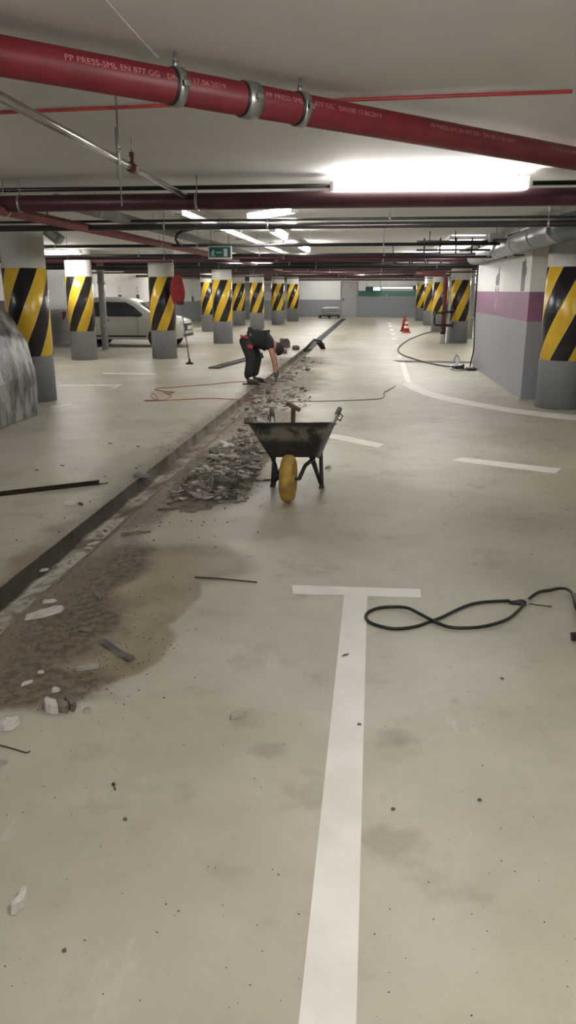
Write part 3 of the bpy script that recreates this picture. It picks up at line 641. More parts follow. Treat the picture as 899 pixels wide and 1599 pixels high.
# ------------------------------------------------------------------ red bag with broom
pc = Vector((-5.1, 18.5, 0)); bp = gy(277, 452, 18.05)
t = thing('red_bag', 'dark red cloth bag hanging on the striped column before the silver car', 'bag', bp)
b = MB(); rows = []
for i in range(15):
    h = i / 14; z = -.33 + .66 * h; w = .17 * (math.sin(PI * min(1, .12 + h * .86)) ** .5)
    rows.append([((w + .012 * math.sin(5 * a + h * 6)) * math.cos(a), (w * .55 + .008 * math.sin(4 * a)) * math.sin(a), z) for a in [2 * PI * k / 20 for k in range(21)]])
b.grid(rows); b.build('bag_cloth', M('red_cloth', (.28, .022, .024), .8, amt=.35, scale=9, bump=.4), t)
b = MB(); b.tube([(-.05, 0, .31), (0, 0, .42), (.05, 0, .31)], .01, 6); b.box((.07, -.02, -.3), (.16, .1, .1), bev=.02); b.build('bag_strap', M('dark_red_strap', (.07, .01, .012), .7), t)
t = thing('broom', 'thin long pole with dark flat foot leaning next to the red bag', 'broom')
g0 = gz(296, 568.5); g1 = gy(283, 480, g0.y + .4)
b = MB(); b.tube([g0 + Vector((0, 0, .05)), g1], .013, 8); b.build('pole', M('brown_pole', (.20, .10, .085), .5), t)
b = MB(); b.lathe([(.09, .0), (.085, .025), (.03, .05), (.02, .12)], (g0.x, g0.y, 0), 20); b.build('broom_head', M('dark_brown_foot', (.04, .02, .018), .7), t)
# ------------------------------------------------------------------ cars
def car_body(b, L, W, top, bottom, plan, N_=60, off=0., fold=0.):
    rows = []; 
    for i in range(N_ + 1):
        x = L * i / N_; zt = top(x) + off; zb = bottom(x); hw = W / 2 * plan(x) + off; row = []
        belt = .88; r = .10
        def ys(z):
            f = 1 - .035 * ((z - .5) / .4) ** 2 if z < belt else (1 - .035 * .9) - .26 * (z - belt) / .6
            return hw * f
        zs = [zb + (zt - r - zb) * k / 12 for k in range(13)]
        for z in zs: row.append((z, ys(z)))
        yb = ys(zt - r)
        for k in range(1, 5):
            a = k / 4 * PI / 2; row.append((zt - r + r * math.sin(a), yb - r * 1.3 + r * 1.3 * math.cos(a)))
        for k in range(1, 4): row.append((zt + .02 * k / 3, (yb - r * 1.3) * (1 - k / 3)))
        full = [(x, -y, z) for z, y in row] + [(x, y, z) for z, y in row[::-1][1:]]
        if fold:
            ff = []
            for (xx, y, z) in full:
                lowf = max(0, min(1, (1.35 - z) / 1.0))
                w = fold * lowf * (math.sin(xx * 19 + 2.5 * mn.noise(Vector((xx * 3, y * 2, z))) * 3) * .5 + math.sin((xx + y) * 31 + z * 2) * .3 + mn.noise(Vector((xx * 5, y * 5, z * 2))) * 1.1)
                ff.append((xx + w * .4 * (1 if xx > L / 2 else -1), y + math.copysign(w, y), z + w * .15))
            full = ff
        rows.append(full)
    b.grid(rows)
    n = len(rows[0]); b.add(rows[0], [tuple(range(n))[::-1]]); b.add(rows[-1], [tuple(range(n))])
    return ys
def interp(tab):
    def f(x):
        if x <= tab[0][0]: return tab[0][1]
        for (a, va), (c_, vc) in zip(tab, tab[1:]):
            if x <= c_:
                t_ = (x - a) / (c_ - a); return va + (vc - va) * t_
        return tab[-1][1]
    return f
def wheel(par, x, y, s, r=.30):
    b = MB(); b.lathe([(r * .6, -.09), (r * .96, -.09), (r, -.06), (r, .06), (r * .96, .09), (r * .6, .09)], (x, y, r), 28, 'Y'); w = b.build('wheel', mblack, par)
    b = MB(); b.lathe([(.02, s * .088), (r * .2, s * .092), (r * .25, s * .075), (r * .55, s * .07), (r * .62, s * .092)], (x, y, r), 28, 'Y')
    b.build('wheel_trim', M('wheel_silver', (.5, .5, .5), .35, .6), w)
def glassm(): return M('car_glass', (.03, .034, .036), .08, amt=.1, spec=.8)
def hatch(label, loc, rz, paint, sheet=False):
    L, W = 3.85, 1.66
    t = thing('car', label, 'car', loc, rz)
    top = interp([(0, .80), (.03, .95), (.12, 1.05), (.28, 1.36), (.45, 1.44), (.9, 1.49), (1.7, 1.50), (2.2, 1.44), (2.5, 1.31), (2.95, 1.03), (3.1, .97), (3.5, .90), (3.72, .82), (3.82, .68), (3.85, .6)])
    bot = interp([(0, .36), (.15, .24), (3.6, .24), (3.85, .3)])
    plan = lambda x: 1 - .16 * max(0, (x - 3.1) / .75) ** 2 - .10 * max(0, (.4 - x) / .4) ** 2
    b = MB(); car_body(b, L, W, top, bot, plan); b.build('car_shell', paint, t)
    def side(x, z, o_):
        hw = W / 2 * plan(x); belt = .88
        f = 1 - .035 * ((z - .5) / .4) ** 2 if z < belt else (1 - .035 * .9) - .26 * (z - belt) / .6
        return hw * f + o_
    for s in (-1, 1):
        for poly in ([(.42, .93), (.62, 1.30), (1.25, 1.375), (1.25, .93)], [(1.31, .93), (1.31, 1.375), (2.05, 1.355), (2.32, 1.22), (2.62, .99), (2.55, .93)]):
            b = MB(); b.add([(x, s * side(x, z, .006), z) for x, z in poly] + [(x, s * side(x, z, -.02), z) for x, z in poly], [tuple(range(len(poly))), tuple(range(len(poly), 2 * len(poly)))[::-1]] + [(i, (i + 1) % len(poly), len(poly) + (i + 1) % len(poly), len(poly) + i) for i in range(len(poly))]); b.build('side_window', glassm(), t)
        for x in (.72, 3.12):
            b = MB(); b.lathe([(.36, s * side(x, .4, -.1)), (.36, s * side(x, .35, .004)), (.3, s * side(x, .35, .004))], (x, 0, .31), 28, 'Y'); b.build('wheel_arch', mblack, t)
            wheel(t, x, s * (W / 2 - .075), s)
        b = MB(); b.box((1.28, s * side(1.2, .6, .002), .58), (.008, .006, .62)); b.box((2.45, s * side(2.4, .6, .002), .6), (.008, .006, .6)); b.box((1.75, s * side(1.7, .33, .004), .34), (1.9, .02, .05)); b.build('door_gap', mblk, t)
        b = MB(); b.box((1.46, s * side(1.5, .82, .015), .82), (.17, .03, .035), bev=.01); b.build('door_handle', mblk, t)
        b = MB(); b.box((2.42, s * side(2.4, 1.0, .09), 1.0), (.12, .16, .13), bev=.03); b.build('side_mirror', mblk, t)
        b = MB(); b.box((3.66, s * .60, .74), (.22, .26, .13), rotz(-s * .5), bev=.04); b.build('headlight', M('lamp_glass', (.55, .56, .56), .15), t)
        b = MB(); b.box((.06, s * .68, .95), (.14, .14, .26), bev=.03); b.build('tail_light', M('tail_red', (.2, .02, .02), .3), t)
    b = MB(); b.add([(2.45, y, 1.365 - .01 * abs(y)) for y in (-.52, .52)] + [(3.0, y, 1.045) for y in (.64, -.64)], [(0, 1, 2, 3)]); b.build('windscreen', glassm(), t)
    b = MB(); b.box((3.84, 0, .60), (.06, .85, .24), bev=.02); b.box((3.84, 0, .36), (.04, 1.2, .1), bev=.02); b.box((3.80, -.62, .42), (.08, .14, .12), bev=.02); b.build('grille', M('dark_grille', (.02, .02, .02), .4), t)
    b = MB(); b.box((3.885, 0, .58), (.012, .5, .11)); b.build('number_plate', mwhite, t)
    return t, top, bot, plan
fp = gz(296, 541)
cs, _a, _b, _c = hatch('silver hatchback parked behind the striped columns', (-9.13, 22.6, 0), 0, M('silver_paint', (.52, .51, .48), .28, .35, amt=.05, coat=.5)); cs.scale = (.93, .93, .93)
# near car under plastic sheet: its tail points to the aisle
wt, top, bot, plan = hatch('parked car hidden under the clear plastic sheet', (-4.62, 8.95, 0), PI, M('grey_car_paint', (.10, .10, .105), .4, .3))
tp2 = interp([(0, .45), (.05, .72), (.13, .98), (.22, 1.16), (.36, 1.38), (.55, 1.49), (1.1, 1.53), (1.9, 1.53), (2.4, 1.47), (2.7, 1.35), (3.15, 1.1), (3.7, .98), (4.05, .72)])
b = MB(); car_body(b, 4.1, 1.72, tp2, lambda x: .012, lambda x: (1 + .02 * math.sin(x * 7)) * (1 - .26 * max(0, (.45 - x) / .45) ** 2), 260, .045, .06)
m, nt, bb = new_mat('clear_plastic_sheet')
tc = nt.nodes.new('ShaderNodeTexCoord').outputs['Object']; mp = nt.nodes.new('ShaderNodeMapping'); mp.inputs['Scale'].default_value = (2.2, 2.2, .7); nt.links.new(tc, mp.inputs[0])
nn = noise(nt, 2.2, 4, mp.outputs[0], .6)
nt.links.new(mix(nt, ramp(nt, nn, .35, .65), (.07, .068, .066), (.33, .32, .30)), bb.inputs['Base Color']); bb.inputs['Roughness'].default_value = .25
bn = N(nt, 'ShaderNodeBump'); bn.inputs['Strength'].default_value = 1.; bn.inputs['Distance'].default_value = .05; nt.links.new(nn, bn.inputs['Height']); nt.links.new(bn.outputs[0], bb.inputs['Normal'])
nt.links.new(math_(nt, 'ADD', .68, math_(nt, 'MULTIPLY', ramp(nt, nn, .4, .7), .25)), bb.inputs['Alpha'])
o = b.build('plastic_sheet', m); o.location = (-4.44, 8.95, 0); o.rotation_euler = (0, 0, PI); tag(o, 'crumpled translucent plastic sheet draped over the car at the left edge', 'plastic sheet')
# ------------------------------------------------------------------ trench grate sections
gm = M('cast_iron_grate', (.05, .05, .05), .5, .4, amt=.3)
b = MB()
for s in (TL + .015, TR - .015): b.box((s + 1.905, 0, -.008), (.03, .98, .024))
for k in range(20): b.box((0, -.47 + k * .0495, -.01), (.27, .022, .02))
g0 = b.build('drain_grate', gm, None, (-1.905, 22.3, 0))
GL = 'dark slotted grate section covering the far end of the trench'
tag(g0, GL, 'grate', 'grate sections over the far trench')
for k in range(1, 24):
    c_ = g0.copy(); C.objects.link(c_); c_.location = (-1.905, 22.3 + k, 0)
# lifted grate pieces
o = MB().box((0, 0, 0), (1, 1, 1)).build('x', gm); bpy.data.objects.remove(o)
def plate(pts, h, name, mat, label, cat, z0=.001):
    b = MB(); b.prism([(p_.x, p_.y, z0) for p_ in pts], (0, 0, h)); o = b.build(name, mat); tag(o, label, cat); return o
def grate_strip(a, b_, w, label):
    d = (b_ - a); L = d.length; d.normalize()
    t = thing('removed_grate', label, 'grate', (a + b_) / 2, math.atan2(d.y, d.x))
    b = MB()
    for s in (-1, 1): b.box((0, s * w / 2, .02), (L, .02, .035))
    b.build('grate_rail', gm, t)
    b = MB(); n = int(L / .06)
    for k in range(n): b.box((-L / 2 + .03 + k * L / n, 0, .022), (.03, w, .022))
    b.build('grate_bars', gm, t)
grate_strip(gz(333, 576), gz(388, 561), .2, 'lifted grate strip lying on the floor left of the worker')
# angled grate frame standing
t = thing('grate_frame', 'dark metal frame end sticking up where the far grate begins', 'grate', gz(495, 545))
b = MB(); b.tube([(-.28, -.9, .02), (-.1, 0, .26), (.1, 0, .22), (.22, -.1, .02)], .035, 6); b.prism([(-.05, 0, .2), (.2, -.05, .16), (.24, -.05, .0), (.1, 0, .0)], (0, .05, 0)); b.build('frame_bar', mblk, t)
# black steel bar at the left
a_, c_ = gz(-90, 785), gz(156, 756); d = (c_ - a_); L = d.length; d.normalize()
t = thing('steel_bar', 'long dark steel bar lying on the floor left of the trench', 'bar', (a_ + c_) / 2, math.atan2(d.y, d.x))
b = MB(); b.box((0, 0, .004), (L, .035, .006)); b.box((0, .016, .018), (L, .005, .032)); b.build('bar_profile', M('rusty_black_steel', (.035, .025, .02), .6, .3, amt=.4, scale=20), t)
b = MB(); b.box((L / 2 + .03, 0, .006), (.08, .02, .008)); b.build('bar_tip', M('bare_tip', (.25, .22, .18), .5), t)
# ------------------------------------------------------------------ worker
def skin(name, pts, edges, mat, parent=None, root=0, sub=2, flat=None):
    me = bpy.data.meshes.new(name); me.from_pydata([tuple(p[0]) for p in pts], edges, [])
    me.materials.append(mat); o = bpy.data.objects.new(name, me); C.objects.link(o)
    if parent: o.parent = parent
    mo = o.modifiers.new('skin', 'SKIN'); mo.use_smooth_shade = True
    for i, p in enumerate(pts):
        r = p[1]; r = r if isinstance(r, tuple) else (r, r)
        me.skin_vertices[0].data[i].radius = r; me.skin_vertices[0].data[i].use_root = (i == root)
    s = o.modifiers.new('sub', 'SUBSURF'); s.levels = sub; s.render_levels = sub
    return o
W = thing('person', 'worker in black t-shirt and dark red-patched trousers bending down over the trench', 'person')
ms = M('skin', (.42, .22, .15), .55, amt=.1); mtr = M('dark_trousers', (.022, .022, .025), .8, amt=.4, scale=12, bump=.3); msh = M('black_tshirt', (.012, .014, .016), .85, amt=.3, scale=9, bump=.2)
G = gy
pel = G(384, 528, 13.42); spi = G(397, 526, 13.42); che = G(413, 531, 13.42); nek = G(425, 535, 13.42); hd0 = G(430, 539, 13.40); hd1 = G(433, 545, 13.38)
shR, elR, wrR, haR = G(420.5, 538, 13.24), G(427, 561, 13.22), G(429.5, 580, 13.24), G(430, 587, 13.24)
shL, elL, wrL, haL = G(421, 537, 13.62), G(429, 559, 13.62), G(432, 577, 13.56), G(432, 584, 13.55)
hpR, knR, anR = G(383, 532, 13.31), G(391.5, 560, 13.29), G(386.5, 591, 13.28)
hpL, knL, anL = G(385, 531, 13.53), G(402, 556, 13.56), G(396.5, 588, 13.58)
body = skin('body', [(pel, .11), (spi, .10), (che, .09), (nek, .055), (hd0, (.078, .085)), (hd1, (.085, .095)), (hd1 + (hd1 - hd0) * 1.0, (.06, .07)),
    (shR, .052), (elR, .045), (wrR, .032), (haR, .03), (shL, .052), (elL, .043), (wrL, .03), (haL, .03),
    (hpR, .09), (knR, .06), (anR, .042), (hpL, .09), (knL, .06), (anL, .042)],
    [(0, 1), (1, 2), (2, 3), (3, 4), (4, 5), (5, 6), (2, 7), (7, 8), (8, 9), (9, 10), (2, 11), (11, 12), (12, 13), (13, 14), (0, 15), (15, 16), (16, 17), (0, 18), (18, 19), (19, 20)], ms, W)
skin('trousers', [(pel, (.165, .17)), (spi - Vector((.02, 0, 0)), (.15, .14)), (hpR, .125), (knR.lerp(hpR, .45), .108), (knR, .09), (anR.lerp(knR, .4), .082), (anR, .088), (hpL, .12), (knL.lerp(hpL, .45), .108), (knL, .095), (anL.lerp(knL, .4), .08), (anL, .085)],
    [(0, 1), (0, 2), (2, 3), (3, 4), (4, 5), (5, 6), (0, 7), (7, 8), (8, 9), (9, 10), (10, 11)], mtr, W)
skin('tshirt', [(G(392, 527, 13.42), (.16, .165)), (G(402, 529, 13.42), (.17, .175)), (che, (.17, .18)), (G(421, 535, 13.42), (.12, .14)), (G(425.5, 536, 13.42), .07), (shR, .09), (shR.lerp(elR, .38), .075), (shL, .09), (shL.lerp(elL, .38), .075)],
    [(0, 1), (1, 2), (2, 3), (3, 4), (3, 5), (5, 6), (3, 7), (7, 8)], msh, W, 1)
mrp = M('red_patch', (.40, .035, .05), .7, amt=.2)
def patch(px, py, Y, w, h, name='trouser_patch', mat=None, tilt=0):
    c0 = G(px, py, Y); b = MB(); b.box((0, 0, 0), (w, .02, h), Matrix.Rotation(tilt, 3, 'Y'), bev=.008); o = b.build(name, mat or mrp, W, c0); return o
patch(381, 526, 13.195, .14, .035, tilt=.25); patch(390.5, 541, 13.185, .09, .06, tilt=.3)
skin('shirt_hem', [(G(384, 519, 13.3), .012), (G(390, 520.5, 13.27), .014), (G(391.5, 525, 13.25), .012)], [(0, 1), (1, 2)], M('bare_back', (.45, .28, .22), .6), W)
patch(408.5, 555, 13.5, .05, .1, 'knee_pad', M('grey_pad', (.12, .12, .12), .7), tilt=-.35)
for an, s in ((anR, 0), (anL, 0)):
    f0 = Vector((an.x - .05, an.y, .055)); f1 = Vector((an.x + .1, an.y, .05)); f2 = Vector((an.x + .19, an.y, .035))
    sh = skin('work_shoe', [(Vector((an.x, an.y, .14)), .055), (f0, (.052, .055)), (f1, (.05, .048)), (f2, (.042, .034))], [(0, 1), (1, 2), (2, 3)], M('dark_leather', (.03, .022, .016), .6, amt=.3), W, 1)
    b = MB(); b.box((an.x + .07, an.y, .012), (.32, .10, .022), bev=.008); b.build('sole', mblack, sh)
mgl = M('grey_glove', (.09, .09, .09), .8)
for wr, ha, s in ((wrR, haR, 1), (wrL, haL, -1)):
    d = (ha - wr).normalized(); p0 = wr; p1 = ha; pts = [(p0, .042), (p1, (.046, .034)), (p1 + d * .035, (.046, .03))]; ed = [(0, 1), (1, 2)]
    gl = skin('glove', pts, ed, mgl, W)
    for k, (oy, ln) in enumerate(((-.036, .055), (-.012, .065), (.012, .062), (.036, .05))):
        r0 = p1 + d * .02 + Vector((0, oy, 0)); skin('finger', [(r0, .012), (r0 + d * ln + Vector((.008, 0, 0)), .010), (r0 + d * (ln + .03) + Vector((-.012, 0, 0)), .009)], [(0, 1), (1, 2)], mgl, gl, 0, 1)
    r0 = p0 + d * .02 + Vector((-.03, -s * .02, 0)); skin('thumb', [(r0, .013), (r0 + d * .04 + Vector((-.03, -.01 * s, 0)), .012), (r0 + d * .07 + Vector((-.025, -.005 * s, 0)), .010)], [(0, 1), (1, 2)], mgl, gl, 0, 1)
ax = (hd1 - hd0).normalized(); hc = hd0.lerp(hd1, .6)
frt = Vector((0.15, 0, -1)); frt = Vector((-.75, 0, -.45)) if False else (Vector((-ax.z * 0 - .8, 0, -.45))).normalized()
b = MB(); rows = []
for i in range(9):
    th = PI * .5 * i / 8; rows.append([])
    for k in range(17):
        a = 2 * PI * k / 16; dvec = Vector((math.sin(th) * math.cos(a), math.sin(th) * math.sin(a), math.cos(th)))
        rows[-1].append(Vector((dvec.x * .118, dvec.y * .098, dvec.z * .118)))
rt = Vector((0, 0, 1)).rotation_difference((ax * .5 - frt * .85).normalized()).to_matrix()
b.grid([[hc + ax * .03 + rt @ v for v in r] for r in rows]); b.build('hair', M('dark_hair', (.03, .02, .014), .8, bump=.5, scale=40), W)
hcen = hc + ax * .03
b = MB(); b.lathe([(.004, -.0), (.018, .01), (.012, .04), (.003, .045)], (0, 0, 0), 10); vs_ = [hcen + frt * .095 + (Vector((0, 0, 1)).rotation_difference(frt).to_matrix() @ Vector(v)) - frt * .01 for v in b.v]; b.v = [tuple(v) for v in vs_]; b.build('nose', ms, W)
for s in (-1, 1):
    b = MB(); b.lathe([(.006, 0), (.028, .006), (.02, .014)], hcen + Vector((0, s * .088, 0)), 12, 'Y'); b.build('ear', ms, W)
    b = MB(); b.box(hcen + frt * .098 + ax * .012 + Vector((0, s * .03, 0)), (.018, .022, .012), bev=.004); b.build('eye', mwhite, W)
b = MB(); b.box(hcen + frt * .096 - ax * .045, (.014, .045, .01), bev=.003); b.build('mouth', M('lips', (.3, .1, .08), .5), W)
# ------------------------------------------------------------------ wheelbarrow
wc = gz(450, 784)
WB = thing('wheelbarrow', 'dirty dark grey wheelbarrow with a yellow wheel standing beside the rubble', 'wheelbarrow', (wc.x, wc.y, 0))
def lo(p): return Vector(p) - Vector((wc.x, wc.y, 0))
m, nt, bb = new_mat('dirty_tray')
tc = nt.nodes.new('ShaderNodeTexCoord').outputs['Object']; n_ = noise(nt, 7, 5, tc, .6); sep = nt.nodes.new('ShaderNodeSeparateXYZ'); nt.links.new(tc, sep.inputs[0])
band_ = math_(nt, 'SUBTRACT', 1., ramp(nt, math_(nt, 'ABSOLUTE', math_(nt, 'SUBTRACT', sep.outputs[2], .515)), .025, .085))
c = mix(nt, ramp(nt, n_, .3, .7), (.018, .018, .018), (.055, .053, .048)); c = mix(nt, math_(nt, 'MULTIPLY', math_(nt, 'MULTIPLY', band_, ramp(nt, n_, .42, .58)), .8), c, (.25, .23, .17))
nt.links.new(c, bb.inputs['Base Color']); bb.inputs['Roughness'].default_value = .6
tray_m = m
rim = [lo(gy(385, 661, 5.80)), lo(gy(513, 660, 5.80)), None, None]; bt = [lo(gy(419, 714, 5.93)), lo(gy(494, 714, 5.93)), None, None]
rim[2] = Vector((rim[1].x + .02, rim[1].y + .78, .475)); rim[3] = Vector((rim[0].x + .08, rim[0].y + .78, .475))
bt[2] = Vector((bt[1].x, bt[1].y + .38, .29)); bt[3] = Vector((bt[0].x, bt[0].y + .38, .29))
def ringp(k, ins=0.):  # rounded-corner ring at height fraction k
    cs = [bt[i].lerp(rim[i], k) for i in range(4)]; cen = sum(cs, Vector()) / 4; out = []
    for i in range(4):
        p, a, c_ = cs[i], cs[i - 1], cs[(i + 1) % 4]; ra = .05
        for u in (0, .25, .5, .75, 1):
            A_ = p + (a - p).normalized() * ra; B_ = p + (c_ - p).normalized() * ra
            q = A_.lerp(p, u).lerp(p.lerp(B_, u), u); out.append(q + (cen - q).normalized() * ins)
    return out
ks = [0, .03, .25, .5, .75, .97, 1.0]
rows = [[v.copy() for v in ringp(k)] for k in ks]
rows.append([v + Vector((0, 0, .004)) for v in ringp(1.0, -.012)]); rows.append([v - Vector((0, 0, .006)) for v in ringp(1.0, -.014)]); 
inner = [ringp(k, .008) for k in (1.0, .6, .2, .05)]
b = MB(); rr_ = rows[:7] + [rows[7], rows[8]]
b.grid([r + [r[0]] for r in rows[:7]]); b.grid([r + [r[0]] for r in [rows[6], rows[7], rows[8], rows[6]]]); b.grid([r + [r[0]] for r in inner])
b.add(rows[0], [tuple(range(20))]); b.add([v + Vector((0, 0, .006)) for v in inner[-1]], [tuple(range(20))])
b.add(rows[6] + inner[0], [(i, (i + 1) % 20, 20 + (i + 1) % 20, 20 + i) for i in range(20)])
b.build('tray', tray_m, WB)
mfr = M('black_frame', (.015, .016, .018), .45, amt=.3)
# wheel
wr_ = .19; wrot = bpy.data.objects.new('wheel', None)
b = MB(); tw = .05; prof_ = []
for k in range(13):
    a = PI * k / 12; prof_.append((wr_ - .045 + .045 * math.sin(a), -tw * math.cos(a)))
prof_ = [(wr_ - .075, -tw * .7)] + prof_ + [(wr_ - .075, tw * .7)]
b.lathe(prof_, (0, 0, 0), 48, 'X')
wh = b.build('wheel', M('yellow_tyre', (.56, .36, .05), .6, col2=(.30, .19, .05), scale=9, bump=.2), WB, (0, 0, wr_)); wh.rotation_euler = (0, 0, math.radians(-3))
b = MB(); b.lathe([(.02, -.05), (.03, -.05), (.03, -.03), (.08, -.02), (.118, -.034), (.12, .034), (.08, .02), (.03, .03), (.03, .05), (.02, .05)], (0, 0, 0), 32, 'X'); b.build('rim', M('yellow_rim', (.50, .48, .16), .5, col2=(.25, .25, .2), scale=12), wh)
b = MB(); b.tube([(-.085, 0, 0), (.085, 0, 0)], .012, 10); b.build('axle', mfr, wh)
lY = gz(500, 762).y - wc.y
legx = (gz(424.5, 762).x - wc.x, gz(502, 762).x - wc.x)
for s, lx in ((-1, legx[0]), (1, legx[1])):
    b = MB(); b.tube([(s * .085, 0, wr_), (s * .12, .12, .27), (s * .17, .3, .285), (s * .20, .75, .40), (rim[2].x - .01 if s > 0 else rim[3].x + .01, 1.02, .50)], .016, 10); b.build('frame_rail', mfr, WB)
    b = MB(); b.tube([(lx - s * .012, lY + .02, .30), (lx, lY, .03), (lx, lY, .012)], .017, 8); b.tube([(lx - s * .13, lY + .28, .32), (lx - s * .012, lY + .03, .03)], .013, 8); b.box((lx, lY + .01, .012), (.045, .06, .022), bev=.004)
    if s > 0: b.tube([(lx - .11, lY - .02, .31), (lx - .012, lY, .04)], .013, 8)
    b.build('leg', mfr, WB)
    tip = lo(gy(529, 641, 6.75)) if s > 0 else lo(gy(424.5, 642, 6.75)); base = Vector((bt[1].x + .01, bt[1].y + .05, .31)) if s > 0 else Vector((bt[0].x, bt[0].y + .3, .30))
    b = MB(); b.tube([base, base.lerp(tip, .6) , tip], .019 if s > 0 else .014, 10); h_ = b.build('handle', M('grey_handle', (.24, .24, .23), .45, .4, amt=.2) if s > 0 else mgrey, WB)
    dd = (tip - base).normalized(); b = MB(); b.tube([tip - dd * .1, tip + dd * .03], .023, 10); b.build('grip', M('dark_grip', (.05, .045, .04), .7), h_)
    b = MB(); b.tube([tip - dd * .02 + Vector((.0, 0, -.0)), tip + Vector((s * .035, 0, -.05)), tip + Vector((s * .015, -.02, -.09)), tip - dd * .14], .006, 8); b.build('brace', mfr, h_)
# chips
chip_m = [M('chip_grey', (.36, .34, .30), .9, amt=.3, scale=14, bump=.4), M('chip_pale', (.60, .58, .53), .9, amt=.25, scale=12, bump=.4), M('chip_brown', (.26, .21, .155), .9, amt=.4, scale=14, bump=.5), M('chip_dark', (.15, .138, .12), .9, amt=.4, scale=14, bump=.4)]
def chip_mesh(kind, seed, name='rubble_chip', dims=None, mat=None):
    r = random.Random(seed); n = r.randint(5, 8) if (dims is None or kind) else r.randint(10, 14); b = MB()
    L, Wd, Hh = dims or ((1, r.uniform(.35, .75), r.uniform(.09, .18)) if kind == 0 else (1, r.uniform(.55, .9), r.uniform(.25, .42)) if kind == 1 else (1, r.uniform(.10, .2), r.uniform(.06, .12)))
    ang = sorted([2 * PI * (k + r.uniform(-.3, .3)) / n for k in range(n)])
    jl = .8 if n < 9 else .62
    lo_ = [(L / 2 * math.cos(a) * r.uniform(jl + .08, 1.05), Wd / 2 * math.sin(a) * r.uniform(jl, 1.12)) for a in ang]
    v0 = [(x, y, r.uniform(0, .12) * Hh) for x, y in lo_]; v1 = [(x * r.uniform(.78, .98) + r.uniform(-.03, .03) * L, y * r.uniform(.78, .98), Hh * r.uniform(.7, 1.05)) for x, y in lo_]
    v1.append((r.uniform(-.1, .1) * L, r.uniform(-.1, .1) * Wd, Hh * r.uniform(.95, 1.2)))
    fs_ = [tuple(range(n))[::-1]] + [(i, (i + 1) % n, n + (i + 1) % n, n + i) for i in range(n)] + [(n + i, n + (i + 1) % n, 2 * n) for i in range(n)]
    b.add(v0 + v1, fs_); return b.build(name, mat or chip_m[seed % 4])
protos = [chip_mesh(0 if k < 10 else 1 if k < 12 else 2, k * 7 + 3, mat=chip_m[(0, 1, 2, 0, 3, 2, 0, 1, 0, 2, 0, 3, 2, 0, 3, 2)[k]]) for k in range(16)]
used = [False] * 16
def place_chip(p, s, label, group, zrot=None, tilt=.25, k=None, name='rubble_chip'):
    k = R.randrange(16) if k is None else k
    if not used[k]: o = protos[k]; used[k] = True
    else: o = protos[k].copy(); C.objects.link(o)
    o.name = name; o.location = p; o.scale = (s, s, s); o.rotation_euler = (R.uniform(-tilt, tilt), R.uniform(-tilt, tilt), R.uniform(0, 2 * PI) if zrot is None else zrot)
    return tag(o, label, 'rubble', group)
def heap_z(x, y):
    d = ((x + 1.38) / .40) ** 2 + ((y - 6.9) / 1.7) ** 2
    return .07 * max(0, 1 - d) * (.7 + .6 * mn.noise(Vector((x * 5, y * 3, 0))))
rows = []
for i in range(61):
    yy = 5.2 + i * .075; rows.append([(-1.74 + k * .035, yy, heap_z(-1.74 + k * .035, yy) * .9 - .006 + .008 * mn.noise(Vector((k * .7, i * .9, 1)))) for k in range(28)])
b = MB(); b.grid(rows); o = b.build('dirt_mound', M('brown_dirt', (.20, .165, .12), .95, amt=.5, scale=10, bump=.6)); o['kind'] = 'stuff'; tag(o, 'brown dirt under the rubble heap beside the trench', 'dirt')
GA = 'loose broken concrete chip in the rubble heap between trench and wheelbarrow'
n = 0
while n < 165:
    px_, py_ = R.uniform(255, 412), R.uniform(655, 782)
    left = 262 + (782 - py_) * 1.02; right = 378 + (785 - py_) * .42
    if not left < px_ < right: continue
    if py_ > 768 and px_ > 380: continue
    p = gz(px_, py_); 
    if p.x < TR + .03 or (abs(p.x - wc.x) < .30 and p.y < 7.2 and p.y > 5.5 and p.x > -.95): continue
    p.z = heap_z(p.x, p.y) + R.uniform(-.004, .012); s = R.uniform(.05, .13) * (1.0 if R.random() < .85 else 1.4)
    zr = R.gauss(0, .5) if R.random() < .6 else None
    place_chip(p, s, GA, 'rubble chips in the heap beside the trench', zr, .35); n += 1
GB = 'rubble chip scattered along the trench near the worker'
for k in range(62):
    u = R.random(); yy = 11 + u * 7.5; xx = -1.66 + R.gauss(0, .17) - .05 * u
    place_chip(Vector((xx, yy, (-.06 if TL < xx < TR else .0) + R.uniform(0, .03))), R.uniform(.06, .17), GB, 'rubble chips by the worker', None, .3)
GC = 'rubble chip scattered on the floor just beyond the wheelbarrow'
for k in range(46):
    px_, py_ = R.uniform(385, 480), R.uniform(602, 655)
    if py_ > 640 and px_ > 420: px_ = R.uniform(385, 420)
    p = gz(px_, py_); 
    if p.x < TR: continue
    place_chip(p + Vector((0, 0, R.uniform(0, .02))), R.uniform(.06, .15), GC, 'rubble chips beyond the wheelbarrow', R.gauss(0, .4), .2)
for k in range(8):
    xx = R.uniform(-.12, .15); yy = R.uniform(.42, .68)
    place_chip(Vector((wc.x + xx, wc.y + yy, .42 - .05 * yy)), R.uniform(.1, .16), 'rubble chip loaded in the wheelbarrow tray', 'rubble chips in the wheelbarrow', None, .2)
